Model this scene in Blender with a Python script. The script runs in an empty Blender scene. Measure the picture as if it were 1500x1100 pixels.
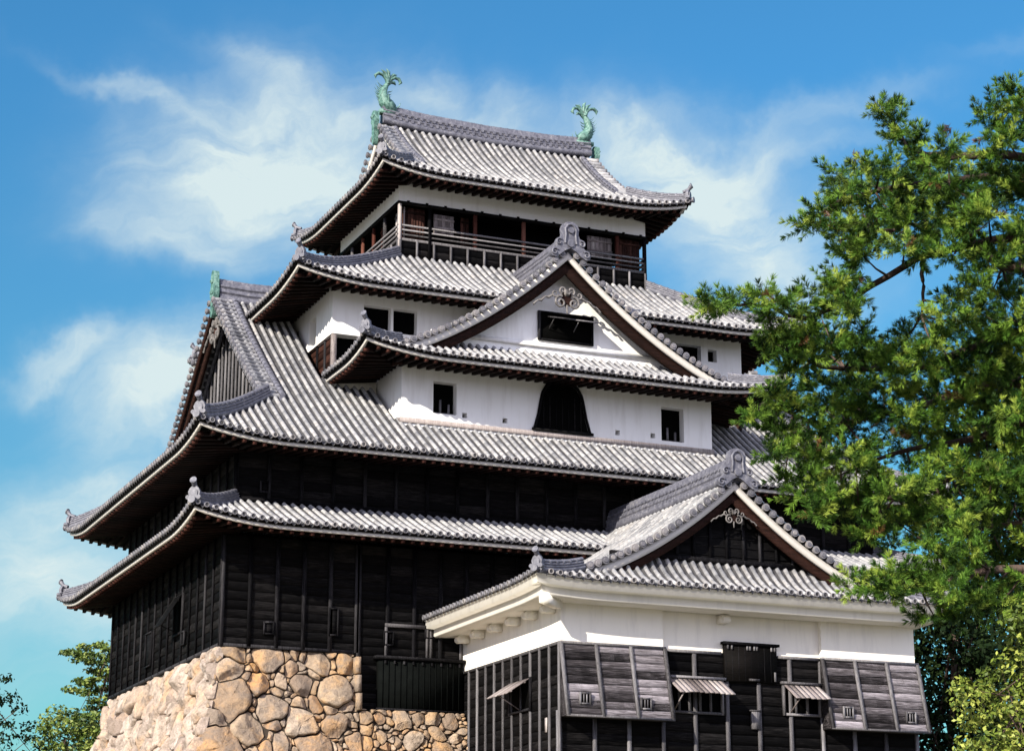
import bpy, math, random
import numpy as np
random.seed(7); RNG = np.random.default_rng(7)
SC = bpy.context.scene
COL = SC.collection
RAD = math.radians

# ------------------------------------------------------------------ camera
CAM = np.array([-18.835, -67.935, 1.7])
YAW, PITCH, FPX = RAD(23.385), RAD(15.581), 3091.2
_f = np.array([math.sin(YAW)*math.cos(PITCH), math.cos(YAW)*math.cos(PITCH), math.sin(PITCH)])
_r = np.array([math.cos(YAW), -math.sin(YAW), 0.0])
_u = np.cross(_r, _f)
cam_d = bpy.data.cameras.new('camera')
cam_d.sensor_width = 36; cam_d.lens = FPX/1500*36
cam_d.clip_start = 0.5; cam_d.clip_end = 3000
cam_o = bpy.data.objects.new('camera', cam_d); COL.objects.link(cam_o)
from mathutils import Matrix, Vector
m3 = Matrix(((_r[0], _u[0], -_f[0]), (_r[1], _u[1], -_f[1]), (_r[2], _u[2], -_f[2])))
cam_o.matrix_world = Matrix.Translation(Vector(CAM)) @ m3.to_4x4()
SC.camera = cam_o

def sky_dir(px, py):
    """direction of the sky seen at that place of the view"""
    d = _r*((px-750)/FPX) + _u*(-(py-550)/FPX) + _f
    return d/np.linalg.norm(d)
def away(px, py, dist):
    """a place dist metres away along the view heading, for laying out the garden trees"""
    d = _r*((px-750)/FPX) + _u*(-(py-550)/FPX) + _f
    return CAM + d*dist

# ------------------------------------------------------------------ sun, sky, exposure
SUN_EL, SUN_AZ = 25.0, -122.0           # azimuth clockwise from +Y
sd = np.array([math.sin(RAD(SUN_AZ))*math.cos(RAD(SUN_EL)), math.cos(RAD(SUN_AZ))*math.cos(RAD(SUN_EL)), math.sin(RAD(SUN_EL))])
sl = bpy.data.lights.new('sun', 'SUN'); sl.energy = 4.4; sl.angle = RAD(0.5); sl.color = (1.0, 0.93, 0.80)
so = bpy.data.objects.new('sun', sl); COL.objects.link(so)
so.rotation_euler = Vector(sd).to_track_quat('Z', 'Y').to_euler()
so.location = Vector(sd*100)

SC.view_settings.view_transform = 'Standard'; SC.view_settings.look = 'None'
SC.view_settings.gamma = 1.0; SC.view_settings.use_curve_mapping = False
SC.view_settings.exposure = 1.0

w = bpy.data.worlds.new('World'); SC.world = w; w.use_nodes = True
def build_world():
    nt = w.node_tree; N = nt.nodes; L = nt.links
    for n in list(N): N.remove(n)
    out = N.new('ShaderNodeOutputWorld'); bg = N.new('ShaderNodeBackground'); L.new(bg.outputs[0], out.inputs[0])
    sky = N.new('ShaderNodeTexSky'); sky.sky_type = 'NISHITA'; sky.sun_disc = False
    sky.sun_elevation = RAD(SUN_EL); sky.sun_rotation = RAD(SUN_AZ % 360)
    sky.air_density = 1.0; sky.dust_density = 0.6; sky.ozone_density = 2.0
    tc = N.new('ShaderNodeTexCoord')
    def math_(op, a, b=None, c=None):
        n = N.new('ShaderNodeMath'); n.operation = op
        for i, x in enumerate((a, b, c)):
            if x is None: continue
            if isinstance(x, (int, float)): n.inputs[i].default_value = x
            else: L.new(x, n.inputs[i])
        return n.outputs[0]
    def vec(op, a, b):
        n = N.new('ShaderNodeVectorMath'); n.operation = op
        for i, x in enumerate((a, b)):
            if isinstance(x, (tuple, list, np.ndarray)): n.inputs[i].default_value = tuple(float(q) for q in x)
            else: L.new(x, n.inputs[i])
        return n
    # warp the direction a little so that cloud edges are ragged
    nz = N.new('ShaderNodeTexNoise'); nz.inputs['Scale'].default_value = 9; nz.inputs['Detail'].default_value = 6
    nz.inputs['Roughness'].default_value = 0.55
    L.new(tc.outputs['Generated'], nz.inputs['Vector'])
    off = vec('SUBTRACT', nz.outputs['Color'], (0.5, 0.5, 0.5))
    sc_ = N.new('ShaderNodeVectorMath'); sc_.operation = 'SCALE'; L.new(off.outputs[0], sc_.inputs[0]); sc_.inputs['Scale'].default_value = 0.10
    dr = vec('ADD', tc.outputs['Generated'], sc_.outputs[0]).outputs[0]
    total = None
    BL = [(395, 215, 165, 85, 14, .80), (330, 290, 120, 60, 15, .55), (520, 330, 130, 80, 0, .50), (735, 160, 120, 38, -20, .55), (610, 190, 80, 40, 0, .35),
          (1010, 285, 120, 65, -15, .85), (1110, 350, 150, 75, -15, .62), (925, 232, 60, 25, -10, .5),
          (225, 585, 100, 48, 18, 1.0), (105, 543, 55, 20, 5, .7), (330, 560, 70, 60, 0, .45), (150, 725, 120, 34, 15, .7), (50, 850, 110, 70, 0, .5), (160, 900, 90, 60, 0, .35),
          (1190, 190, 120, 20, 18, .30), (1150, 235, 130, 14, 8, .25), (190, 165, 90, 11, -25, .30), (250, 380, 90, 26, -10, .4), (380, 112, 90, 18, -18, .28), (1480, 60, 70, 12, 20, .15),
          (-100, 900, 500, 170, 0, .22)]
    for (px, py, sx, sy, rot, amp) in BL:
        c = sky_dir(px, py)
        rr = _r - c*np.dot(_r, c); rr /= np.linalg.norm(rr); uu = np.cross(rr, c)
        a = RAD(rot); ax = rr*math.cos(a)+uu*math.sin(a); ay = -rr*math.sin(a)+uu*math.cos(a)
        q = vec('SUBTRACT', dr, c).outputs[0]
        x = math_('POWER', math_('ABSOLUTE', vec('DOT_PRODUCT', q, ax*FPX/sx).outputs['Value']), 2.0)
        y = math_('POWER', math_('ABSOLUTE', vec('DOT_PRODUCT', q, ay*FPX/sy).outputs['Value']), 2.0)
        g = math_('MULTIPLY', math_('EXPONENT', math_('MULTIPLY', math_('ADD', x, y), -0.8)), amp)
        total = g if total is None else math_('ADD', total, g)
    nz2 = N.new('ShaderNodeTexNoise'); nz2.inputs['Scale'].default_value = 16; nz2.inputs['Detail'].default_value = 8
    nz2.inputs['Roughness'].default_value = 0.55; L.new(dr, nz2.inputs['Vector'])
    ragged = math_('MULTIPLY_ADD', nz2.outputs['Fac'], 1.1, 0.38)
    # thin streaks drawn out along the wind
    ax_, ay_ = _r*math.cos(RAD(14))+_u*math.sin(RAD(14)), -_r*math.sin(RAD(14))+_u*math.cos(RAD(14))
    cmb = N.new('ShaderNodeCombineXYZ')
    L.new(vec('DOT_PRODUCT', dr, ax_*9).outputs['Value'], cmb.inputs[0]); L.new(vec('DOT_PRODUCT', dr, ay_*34).outputs['Value'], cmb.inputs[1])
    nz3 = N.new('ShaderNodeTexNoise'); nz3.inputs['Scale'].default_value = 1.0; nz3.inputs['Detail'].default_value = 9; nz3.inputs['Roughness'].default_value = .62
    L.new(cmb.outputs[0], nz3.inputs['Vector'])
    streak = math_('MULTIPLY_ADD', nz3.outputs['Fac'], 2.6, -0.35)
    ragged = math_('MULTIPLY', ragged, math_('MAXIMUM', streak, 0.12))
    fac = math_('MULTIPLY', total, ragged)
    cl = N.new('ShaderNodeClamp'); L.new(fac, cl.inputs['Value']); cl.inputs['Max'].default_value = 0.93
    tint = N.new('ShaderNodeMix'); tint.data_type = 'RGBA'; tint.blend_type = 'MULTIPLY'; tint.inputs['Factor'].default_value = 1
    sep = N.new('ShaderNodeSeparateXYZ'); L.new(tc.outputs['Generated'], sep.inputs[0])
    mr = N.new('ShaderNodeMapRange'); L.new(sep.outputs['Z'], mr.inputs['Value']); mr.inputs['From Min'].default_value = .06; mr.inputs['From Max'].default_value = .40
    tm = N.new('ShaderNodeMix'); tm.data_type = 'RGBA'; L.new(mr.outputs[0], tm.inputs['Factor']); tm.inputs['A'].default_value = SKY_LOW; tm.inputs['B'].default_value = SKY_HIGH
    L.new(sky.outputs[0], tint.inputs['A']); L.new(tm.outputs['Result'], tint.inputs['B'])
    mix = N.new('ShaderNodeMix'); mix.data_type = 'RGBA'
    L.new(cl.outputs[0], mix.inputs['Factor']); L.new(tint.outputs['Result'], mix.inputs['A']); mix.inputs['B'].default_value = CLOUD
    # added bright fill over the unseen sky behind the viewer, lifts the shade
    bk = math_('MULTIPLY_ADD', vec('DOT_PRODUCT', dr, (-_f[0], -_f[1], 0.3)).outputs['Value'], 1.8, 0.05)
    bc = N.new('ShaderNodeClamp'); L.new(math_('MULTIPLY', bk, ragged), bc.inputs['Value'])
    mix2 = N.new('ShaderNodeMix'); mix2.data_type = 'RGBA'; L.new(bc.outputs[0], mix2.inputs['Factor']); L.new(mix.outputs['Result'], mix2.inputs['A']); mix2.inputs['B'].default_value = FILL_BACK
    L.new(mix2.outputs['Result'], bg.inputs['Color']); bg.inputs['Strength'].default_value = 0.12
SKY_HIGH = (.21, .56, .71, 1); SKY_LOW = (.25, .48, .43, 1); CLOUD = (3.1, 3.6, 3.6, 1); FILL_BACK = (5.6, 5.7, 7.5, 1)
build_world()

# ------------------------------------------------------------------ materials
def mat(name, build):
    m = bpy.data.materials.new(name); m.use_nodes = True
    nt = m.node_tree
    b = nt.nodes['Principled BSDF']
    build(nt, nt.nodes, nt.links, b); return m
def nmath(nt, op, a, b=None):
    n = nt.nodes.new('ShaderNodeMath'); n.operation = op
    for i, x in enumerate((a, b)):
        if x is None: continue
        if isinstance(x, (int, float)): n.inputs[i].default_value = x
        else: nt.links.new(x, n.inputs[i])
    return n.outputs[0]
def noise(nt, scale, detail=4, rough=.55, src='Object', stretch=None):
    tc = nt.nodes.new('ShaderNodeTexCoord'); n = nt.nodes.new('ShaderNodeTexNoise')
    n.inputs['Scale'].default_value = scale; n.inputs['Detail'].default_value = detail; n.inputs['Roughness'].default_value = rough
    if stretch:
        mp = nt.nodes.new('ShaderNodeMapping'); mp.inputs['Scale'].default_value = stretch
        nt.links.new(tc.outputs[src], mp.inputs[0]); nt.links.new(mp.outputs[0], n.inputs['Vector'])
    else: nt.links.new(tc.outputs[src], n.inputs['Vector'])
    return n.outputs['Fac']
def cell(nt):
    """one random value per tile, board or stone (each has one uv point)"""
    uv = nt.nodes.new('ShaderNodeUVMap'); wn = nt.nodes.new('ShaderNodeTexWhiteNoise'); wn.noise_dimensions = '2D'
    nt.links.new(uv.outputs[0], wn.inputs['Vector']); return wn.outputs['Value'], wn.outputs['Color']
def ramp(nt, fac, stops):
    r = nt.nodes.new('ShaderNodeValToRGB'); nt.links.new(fac, r.inputs[0]); e = r.color_ramp.elements
    while len(e) < len(stops): e.new(0.5)
    for k, (p, c) in enumerate(stops):
        e[k].position = p; e[k].color = (*c, 1)
    return r.outputs[0]
def mixc(nt, fac, a, b, mode='MIX'):
    n = nt.nodes.new('ShaderNodeMix'); n.data_type = 'RGBA'; n.blend_type = mode
    for k, x in (('Factor', fac), ('A', a), ('B', b)):
        if isinstance(x, (int, float)): n.inputs[k].default_value = x
        elif isinstance(x, tuple): n.inputs[k].default_value = (*x, 1)
        else: nt.links.new(x, n.inputs[k])
    return n.outputs['Result']
def bump(nt, b, h, strength, dist):
    n = nt.nodes.new('ShaderNodeBump'); n.inputs['Strength'].default_value = strength; n.inputs['Distance'].default_value = dist
    nt.links.new(h, n.inputs['Height']); nt.links.new(n.outputs[0], b.inputs['Normal'])

def m_tile(nt, N, L, b):
    v, c = cell(nt)
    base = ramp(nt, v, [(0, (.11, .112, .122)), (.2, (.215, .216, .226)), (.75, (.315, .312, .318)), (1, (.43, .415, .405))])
    st = noise(nt, 5, 6, .7)
    col = mixc(nt, ramp(nt, st, [(.34, (0, 0, 0)), (.56, (1, 1, 1))]), mixc(nt, .6, base, (.10, .10, .115)), base)
    li = noise(nt, 1.3, 5, .6)
    col = mixc(nt, ramp(nt, li, [(.55, (0, 0, 0)), (.75, (.4, .4, .4))]), col, (.38, .33, .28))
    L.new(col, b.inputs['Base Color']); b.inputs['Roughness'].default_value = .5
    bump(nt, b, noise(nt, 40, 4), .35, .02)
def m_disc(nt, N, L, b):  # discs darker than the ribs: shade on the tile ends put into colour
    v, c = cell(nt)
    L.new(ramp(nt, v, [(0, (.06, .06, .07)), (.6, (.13, .125, .14)), (1, (.24, .22, .21))]), b.inputs['Base Color']); b.inputs['Roughness'].default_value = .6
def m_pan(nt, N, L, b):  # near-black pans: the shade of the grooves is put into the colour
    v, c = cell(nt)
    st = noise(nt, 5, 6, .7)
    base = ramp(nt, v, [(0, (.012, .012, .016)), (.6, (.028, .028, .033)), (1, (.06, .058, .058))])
    L.new(mixc(nt, ramp(nt, st, [(.4, (0, 0, 0)), (.7, (.7, .7, .7))]), base, (.03, .027, .025)), b.inputs['Base Color']); b.inputs['Roughness'].default_value = .7
def m_ridge(nt, N, L, b):
    st = noise(nt, 6, 6, .7)
    L.new(ramp(nt, st, [(.3, (.045, .045, .06)), (.55, (.12, .12, .145)), (.8, (.28, .27, .27))]), b.inputs['Base Color'])
    b.inputs['Roughness'].default_value = .55
    bump(nt, b, noise(nt, 30, 4), .4, .02)
def m_plaster(tint):
    def f(nt, N, L, b):
        st = noise(nt, .8, 7, .65)
        streak = noise(nt, 2.0, 5, .6, stretch=(1.6, 1.6, .22))
        col = mixc(nt, ramp(nt, st, [(.35, (0, 0, 0)), (.75, (.35, .35, .35))]), tint, (.70, .67, .62))
        col = mixc(nt, ramp(nt, streak, [(.5, (0, 0, 0)), (.8, (.6, .6, .6))]), col, (.58, .55, .51))
        L.new(col, b.inputs['Base Color']); b.inputs['Roughness'].default_value = .8
        bump(nt, b, noise(nt, 14, 5), .12, .02)
    return f
def m_wood(dark, mid, light, horiz=True, rough=.7, spec=.08, vary=.46):
    def f(nt, N, L, b):
        v, c = cell(nt)
        grain = noise(nt, 6, 8, .7, stretch=(.35, .35, 5) if horiz else (5, 5, .35))
        fac = nmath(nt, 'ADD', nmath(nt, 'MULTIPLY', grain, .72), nmath(nt, 'ADD', nmath(nt, 'MULTIPLY', v, vary), (.46-vary)*.5))
        L.new(ramp(nt, fac, [(.38, dark), (.62, mid), (.86, light)]), b.inputs['Base Color'])
        b.inputs['Roughness'].default_value = rough
        b.inputs['Specular IOR Level'].default_value = spec
        bump(nt, b, grain, .5, .03)
    return f
def m_stone(nt, N, L, b, pal=None):
    v, c = cell(nt)
    base = ramp(nt, v, pal or [(0, (.29, .20, .13)), (.22, (.37, .23, .11)), (.42, (.38, .30, .22)), (.6, (.40, .20, .07)), (.8, (.44, .36, .28)), (1, (.20, .14, .10))])
    st = noise(nt, 2.2, 8, .7)
    col = mixc(nt, ramp(nt, st, [(.35, (1, 1, 1)), (.6, (0, 0, 0))]), base, (.20, .155, .12))
    st2 = noise(nt, 1.1, 6, .6)
    col = mixc(nt, ramp(nt, st2, [(.5, (0, 0, 0)), (.7, (.6, .6, .6))]), col, (.50, .27, .09))
    st3 = noise(nt, 9, 7, .75)
    col = mixc(nt, ramp(nt, st3, [(.3, (.75, .75, .75)), (.5, (0, 0, 0))]), col, (.12, .085, .06))
    L.new(col, b.inputs['Base Color']); b.inputs['Roughness'].default_value = .85
    bump(nt, b, noise(nt, 4, 9, .7), .9, .12)
def m_copper(nt, N, L, b):
    st = noise(nt, 7, 8, .75)
    L.new(ramp(nt, st, [(.36, (.010, .03, .024)), (.50, (.07, .165, .135)), (.72, (.25, .37, .32))]), b.inputs['Base Color'])
    b.inputs['Roughness'].default_value = .6; bump(nt, b, noise(nt, 22, 4), .4, .02)
def plain(col, rough=.7, var=.25, sc=5):
    def f(nt, N, L, b):
        b.inputs['Specular IOR Level'].default_value = .05 if max(col) < .03 else .3
        st = noise(nt, sc, 5, .6)
        d = tuple(x*(1-var) for x in col); l = tuple(min(1, x*(1+var)) for x in col)
        L.new(ramp(nt, st, [(.3, d), (.7, l)]), b.inputs['Base Color']); b.inputs['Roughness'].default_value = rough
    return f
def m_leaf(dark, mid, light, spec=.2, stops=None):
    def f(nt, N, L, b):
        v, c = cell(nt)
        col = ramp(nt, v, [(0, dark), (.5, mid), (1, light)]) if stops is None else ramp(nt, v, stops)
        L.new(col, b.inputs['Base Color']); b.inputs['Roughness'].default_value = .5
        b.inputs['Specular IOR Level'].default_value = spec
        tr = N.new('ShaderNodeBsdfTranslucent'); L.new(col, tr.inputs[0])
        mx = N.new('ShaderNodeMixShader'); mx.inputs[0].default_value = .10
        L.new(b.outputs[0], mx.inputs[1]); L.new(tr.outputs[0], mx.inputs[2])
        L.new(mx.outputs[0], N['Material Output'].inputs[0])
    return f
M = dict(
    tile=mat('roof_tile', m_tile), ridge=mat('ridge_tile', m_ridge),
    pan=mat('shaded_pan_tile', m_pan), disc=mat('shaded_disc_tile', m_disc),
    plaster=mat('white_plaster', m_plaster((.83, .82, .80))), cream=mat('cream_plaster', m_plaster((.84, .80, .72))),
    fascia=mat('eave_plaster', m_plaster((.52, .49, .45))),
    black=mat('black_board', m_wood((.0015, .0015, .002), (.0048, .0046, .0050), (.034, .031, .031), spec=.04, vary=.24)),
    batten=mat('black_batten', m_wood((.002, .002, .0025), (.008, .0075, .009), (.05, .048, .052), False, spec=.04)),
    grey=mat('weathered_board', m_wood((.008, .007, .0075), (.075, .066, .070), (.44, .40, .43))),
    greyb=mat('weathered_batten', m_wood((.03, .028, .03), (.10, .095, .10), (.25, .24, .25), False)),
    brown=mat('brown_timber', m_wood((.008, .004, .003), (.028, .012, .009), (.09, .04, .03))),
    red=mat('red_timber', m_wood((.025, .008, .006), (.085, .028, .02), (.17, .075, .055), False)),
    rafter=mat('rafter_timber', m_wood((.004, .002, .0018), (.010, .0045, .0038), (.025, .011, .009))), lit_rafter_end=mat('lit_rafter_end', m_wood((.016, .006, .0045), (.04, .015, .011), (.09, .036, .027))), soffit=mat('soffit_board', m_wood((.0015, .0013, .0012), (.004, .003, .003), (.010, .007, .006))),
    pale=mat('pale_board', m_wood((.09, .075, .072), (.26, .22, .215), (.46, .42, .40), False)),
    dark=mat('dark_interior', plain((.0015, .0015, .0015), 1.0)), iron=mat('iron_sheet', plain((.0032, .004, .0038), .9)),
    stone=mat('castle_stone', m_stone), stone_lit=mat('sunlit_stone', lambda nt, N, L, b: m_stone(nt, N, L, b, [(0, (.40, .33, .28)), (.3, (.50, .41, .35)), (.6, (.44, .33, .25)), (.85, (.58, .50, .45)), (1, (.28, .21, .18))])), joint=mat('stone_joint', plain((.03, .022, .016), .95)),  # paler stone copy for the left face: sunlight put into its palette
    copper=mat('green_copper', m_copper), carve=mat('carved_wood', plain((.13, .12, .115), .7, .7, 7)),
    pine=mat('pine_needle', m_leaf(0, 0, 0, .12, [(0, (.006, .018, .004)), (.36, (.018, .050, .008)), (.54, (.055, .135, .018)), (.78, (.15, .27, .034)), (1, (.32, .40, .065))])),
    broad=mat('bright_leaf', m_leaf((.035, .065, .010), (.15, .20, .03), (.34, .37, .08))),
    conifer=mat('conifer_leaf', m_leaf((.02, .04, .008), (.10, .15, .025), (.24, .28, .07))),
    shrub=mat('shaded_dark_leaf', m_leaf((.004, .008, .003), (.010, .020, .007), (.024, .040, .014), .03)),  # near-black: shade behind the turret put into the leaf colour
    rust=mat('rusty_leaf', m_leaf((.06, .03, .012), (.12, .06, .02), (.2, .1, .04))),
    bark=mat('bark', m_wood((.02, .013, .01), (.06, .042, .034), (.14, .10, .08), False)),
    ground=mat('garden_ground', plain((.12, .11, .07), .95, .35, .8)),
)

# ------------------------------------------------------------------ mesh helpers
class MB:
    def __init__(s): s.v = []; s.fl = []; s.ft = []; s.uv = []; s.mi = []; s.n = 0
    def add(s, v, f, uv=None, m=0):
        v = np.asarray(v, float).reshape(-1, 3); f = np.asarray(f, int)
        if f.ndim == 1: f = f[None]
        if len(f) == 0: return
        s.v.append(v); s.fl.append((f+s.n).ravel()); s.ft.append(np.full(len(f), f.shape[1]))
        if uv is None: uv = np.tile(RNG.random(2)*50, (len(f), 1))
        uv = np.asarray(uv, float)
        if uv.ndim == 1: uv = np.tile(uv, (len(f), 1))
        s.uv.append(np.repeat(uv, f.shape[1], axis=0)); s.mi.append(np.full(len(f), m)); s.n += len(v)
    def build(s, name, mats, parent=None, smooth=False):
        me = bpy.data.meshes.new(name)
        v = np.concatenate(s.v); fl = np.concatenate(s.fl); ft = np.concatenate(s.ft)
        me.vertices.add(len(v)); me.vertices.foreach_set('co', v.astype(np.float32).ravel())
        me.loops.add(len(fl)); me.loops.foreach_set('vertex_index', fl.astype(np.int32))
        me.polygons.add(len(ft)); st = np.concatenate([[0], np.cumsum(ft)[:-1]])
        me.polygons.foreach_set('loop_start', st.astype(np.int32)); me.polygons.foreach_set('loop_total', ft.astype(np.int32))
        if not isinstance(mats, (list, tuple)): mats = [mats]
        for m in mats: me.materials.append(M[m])
        me.polygons.foreach_set('material_index', np.concatenate(s.mi).astype(np.int32))
        if smooth: me.polygons.foreach_set('use_smooth', np.ones(len(ft), bool))
        u = me.uv_layers.new(name='UVMap'); u.data.foreach_set('uv', np.concatenate(s.uv).astype(np.float32).ravel())
        me.update(calc_edges=True); me.validate()
        o = bpy.data.objects.new(name, me); COL.objects.link(o)
        if parent is not None:
            o.parent = parent
            if parent.type == 'EMPTY': o.matrix_parent_inverse = Matrix.Translation(-parent.location)
        return o
    # --- shapes
    def box(s, c, d, ax=None, uv=None, m=0):
        """c centre, d full sizes, ax 3x3 rows = local axes"""
        A = np.eye(3) if ax is None else np.asarray(ax, float)
        k = np.array([(x, y, z) for x in (-.5, .5) for y in (-.5, .5) for z in (-.5, .5)])*np.asarray(d, float)
        s.add(np.asarray(c, float)+k@A, [(0, 1, 3, 2), (4, 6, 7, 5), (0, 4, 5, 1), (2, 3, 7, 6), (0, 2, 6, 4), (1, 5, 7, 3)], uv, m)
    def bx(s, x0, x1, y0, y1, z0, z1, m=0, uv=None):
        s.box(((x0+x1)/2, (y0+y1)/2, (z0+z1)/2), (abs(x1-x0), abs(y1-y0), abs(z1-z0)), None, uv, m)
    def beam(s, a, b, wd, ht, up=(0, 0, 1), m=0, uv=None):
        a = np.asarray(a, float); b = np.asarray(b, float); d = b-a; l = np.linalg.norm(d); d = d/l
        side = np.cross(d, up); side = side/np.linalg.norm(side); u = np.cross(side, d)
        s.box((a+b)/2, (l, wd, ht), [d, side, u], uv, m)
    def tube(s, pts, rad, n=8, m=0, uv=None, cap=True, flat=1.0, up=(0, 0, 1)):
        pts = np.asarray(pts, float); k = len(pts); rad = np.broadcast_to(rad, (k,))
        t = np.gradient(pts, axis=0); t /= np.linalg.norm(t, axis=1)[:, None]+1e-9
        side = np.cross(t, up); nn = np.linalg.norm(side, axis=1)
        side[nn < 1e-3] = (1, 0, 0); side /= np.linalg.norm(side, axis=1)[:, None]
        u = np.cross(side, t)
        a = np.arange(n)*2*math.pi/n
        v = pts[:, None]+rad[:, None, None]*(np.cos(a)[None, :, None]*side[:, None]*flat+np.sin(a)[None, :, None]*u[:, None])
        f = []
        for i in range(k-1):
            for j in range(n):
                q = (j+1) % n; f.append((i*n+j, i*n+q, (i+1)*n+q, (i+1)*n+j))
        s.add(v.reshape(-1, 3), f, uv, m)
        if cap:
            s.add(v[0], [list(range(n))[::-1]], uv, m); s.add(v[-1], [list(range(n))], uv, m)
    def sweep(s, pts, prof, side=None, up=(0, 0, 1), m=0, uv=None, close=True, caps=True):
        """prof: list of (sideways, up) swept along pts, sideways horizontal"""
        pts = np.asarray(pts, float); prof = np.asarray(prof, float); k = len(pts); n = len(prof)
        t = np.gradient(pts, axis=0)
        sd_ = np.cross(t, up) if side is None else np.tile(np.asarray(side, float), (k, 1))
        sd_ = sd_/(np.linalg.norm(sd_, axis=1)[:, None]+1e-9)
        upv = np.tile(np.asarray(up, float), (k, 1))
        v = pts[:, None]+prof[None, :, :1]*sd_[:, None]+prof[None, :, 1:2]*upv[:, None]
        f = []; jr = n if close else n-1
        for i in range(k-1):
            for j in range(jr):
                q = (j+1) % n; f.append((i*n+j, i*n+q, (i+1)*n+q, (i+1)*n+j))
        s.add(v.reshape(-1, 3), f, uv, m)
        if caps and close:
            s.add(v[0], [list(range(n))[::-1]], uv, m); s.add(v[-1], [list(range(n))], uv, m)
    def prism(s, outline, o, ax, ay, az, th, m=0, uv=None):
        """outline 2D in (ax, ay) from o, extruded th along az"""
        P = np.asarray(outline, float); o = np.asarray(o, float); n = len(P)
        ax, ay, az = (np.asarray(q, float) for q in (ax, ay, az))
        a = o+P[:, :1]*ax+P[:, 1:]*ay; b = a+az*th
        s.add(np.vstack([a, b]), [(j, (j+1) % n, n+(j+1) % n, n+j) for j in range(n)], uv, m)
        s.add(b, [list(range(n))], uv, m); s.add(a, [list(range(n))[::-1]], uv, m)

def empty(name, label, cat, loc=(0, 0, 0), group=None, kind=None):
    o = bpy.data.objects.new(name, None); COL.objects.link(o); o.empty_display_size = .5
    o.location = loc
    o['label'] = label; o['category'] = cat
    if group: o['group'] = group
    if kind: o['kind'] = kind
    return o
def v3(p2, z): return np.array([p2[0], p2[1], z])

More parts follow.
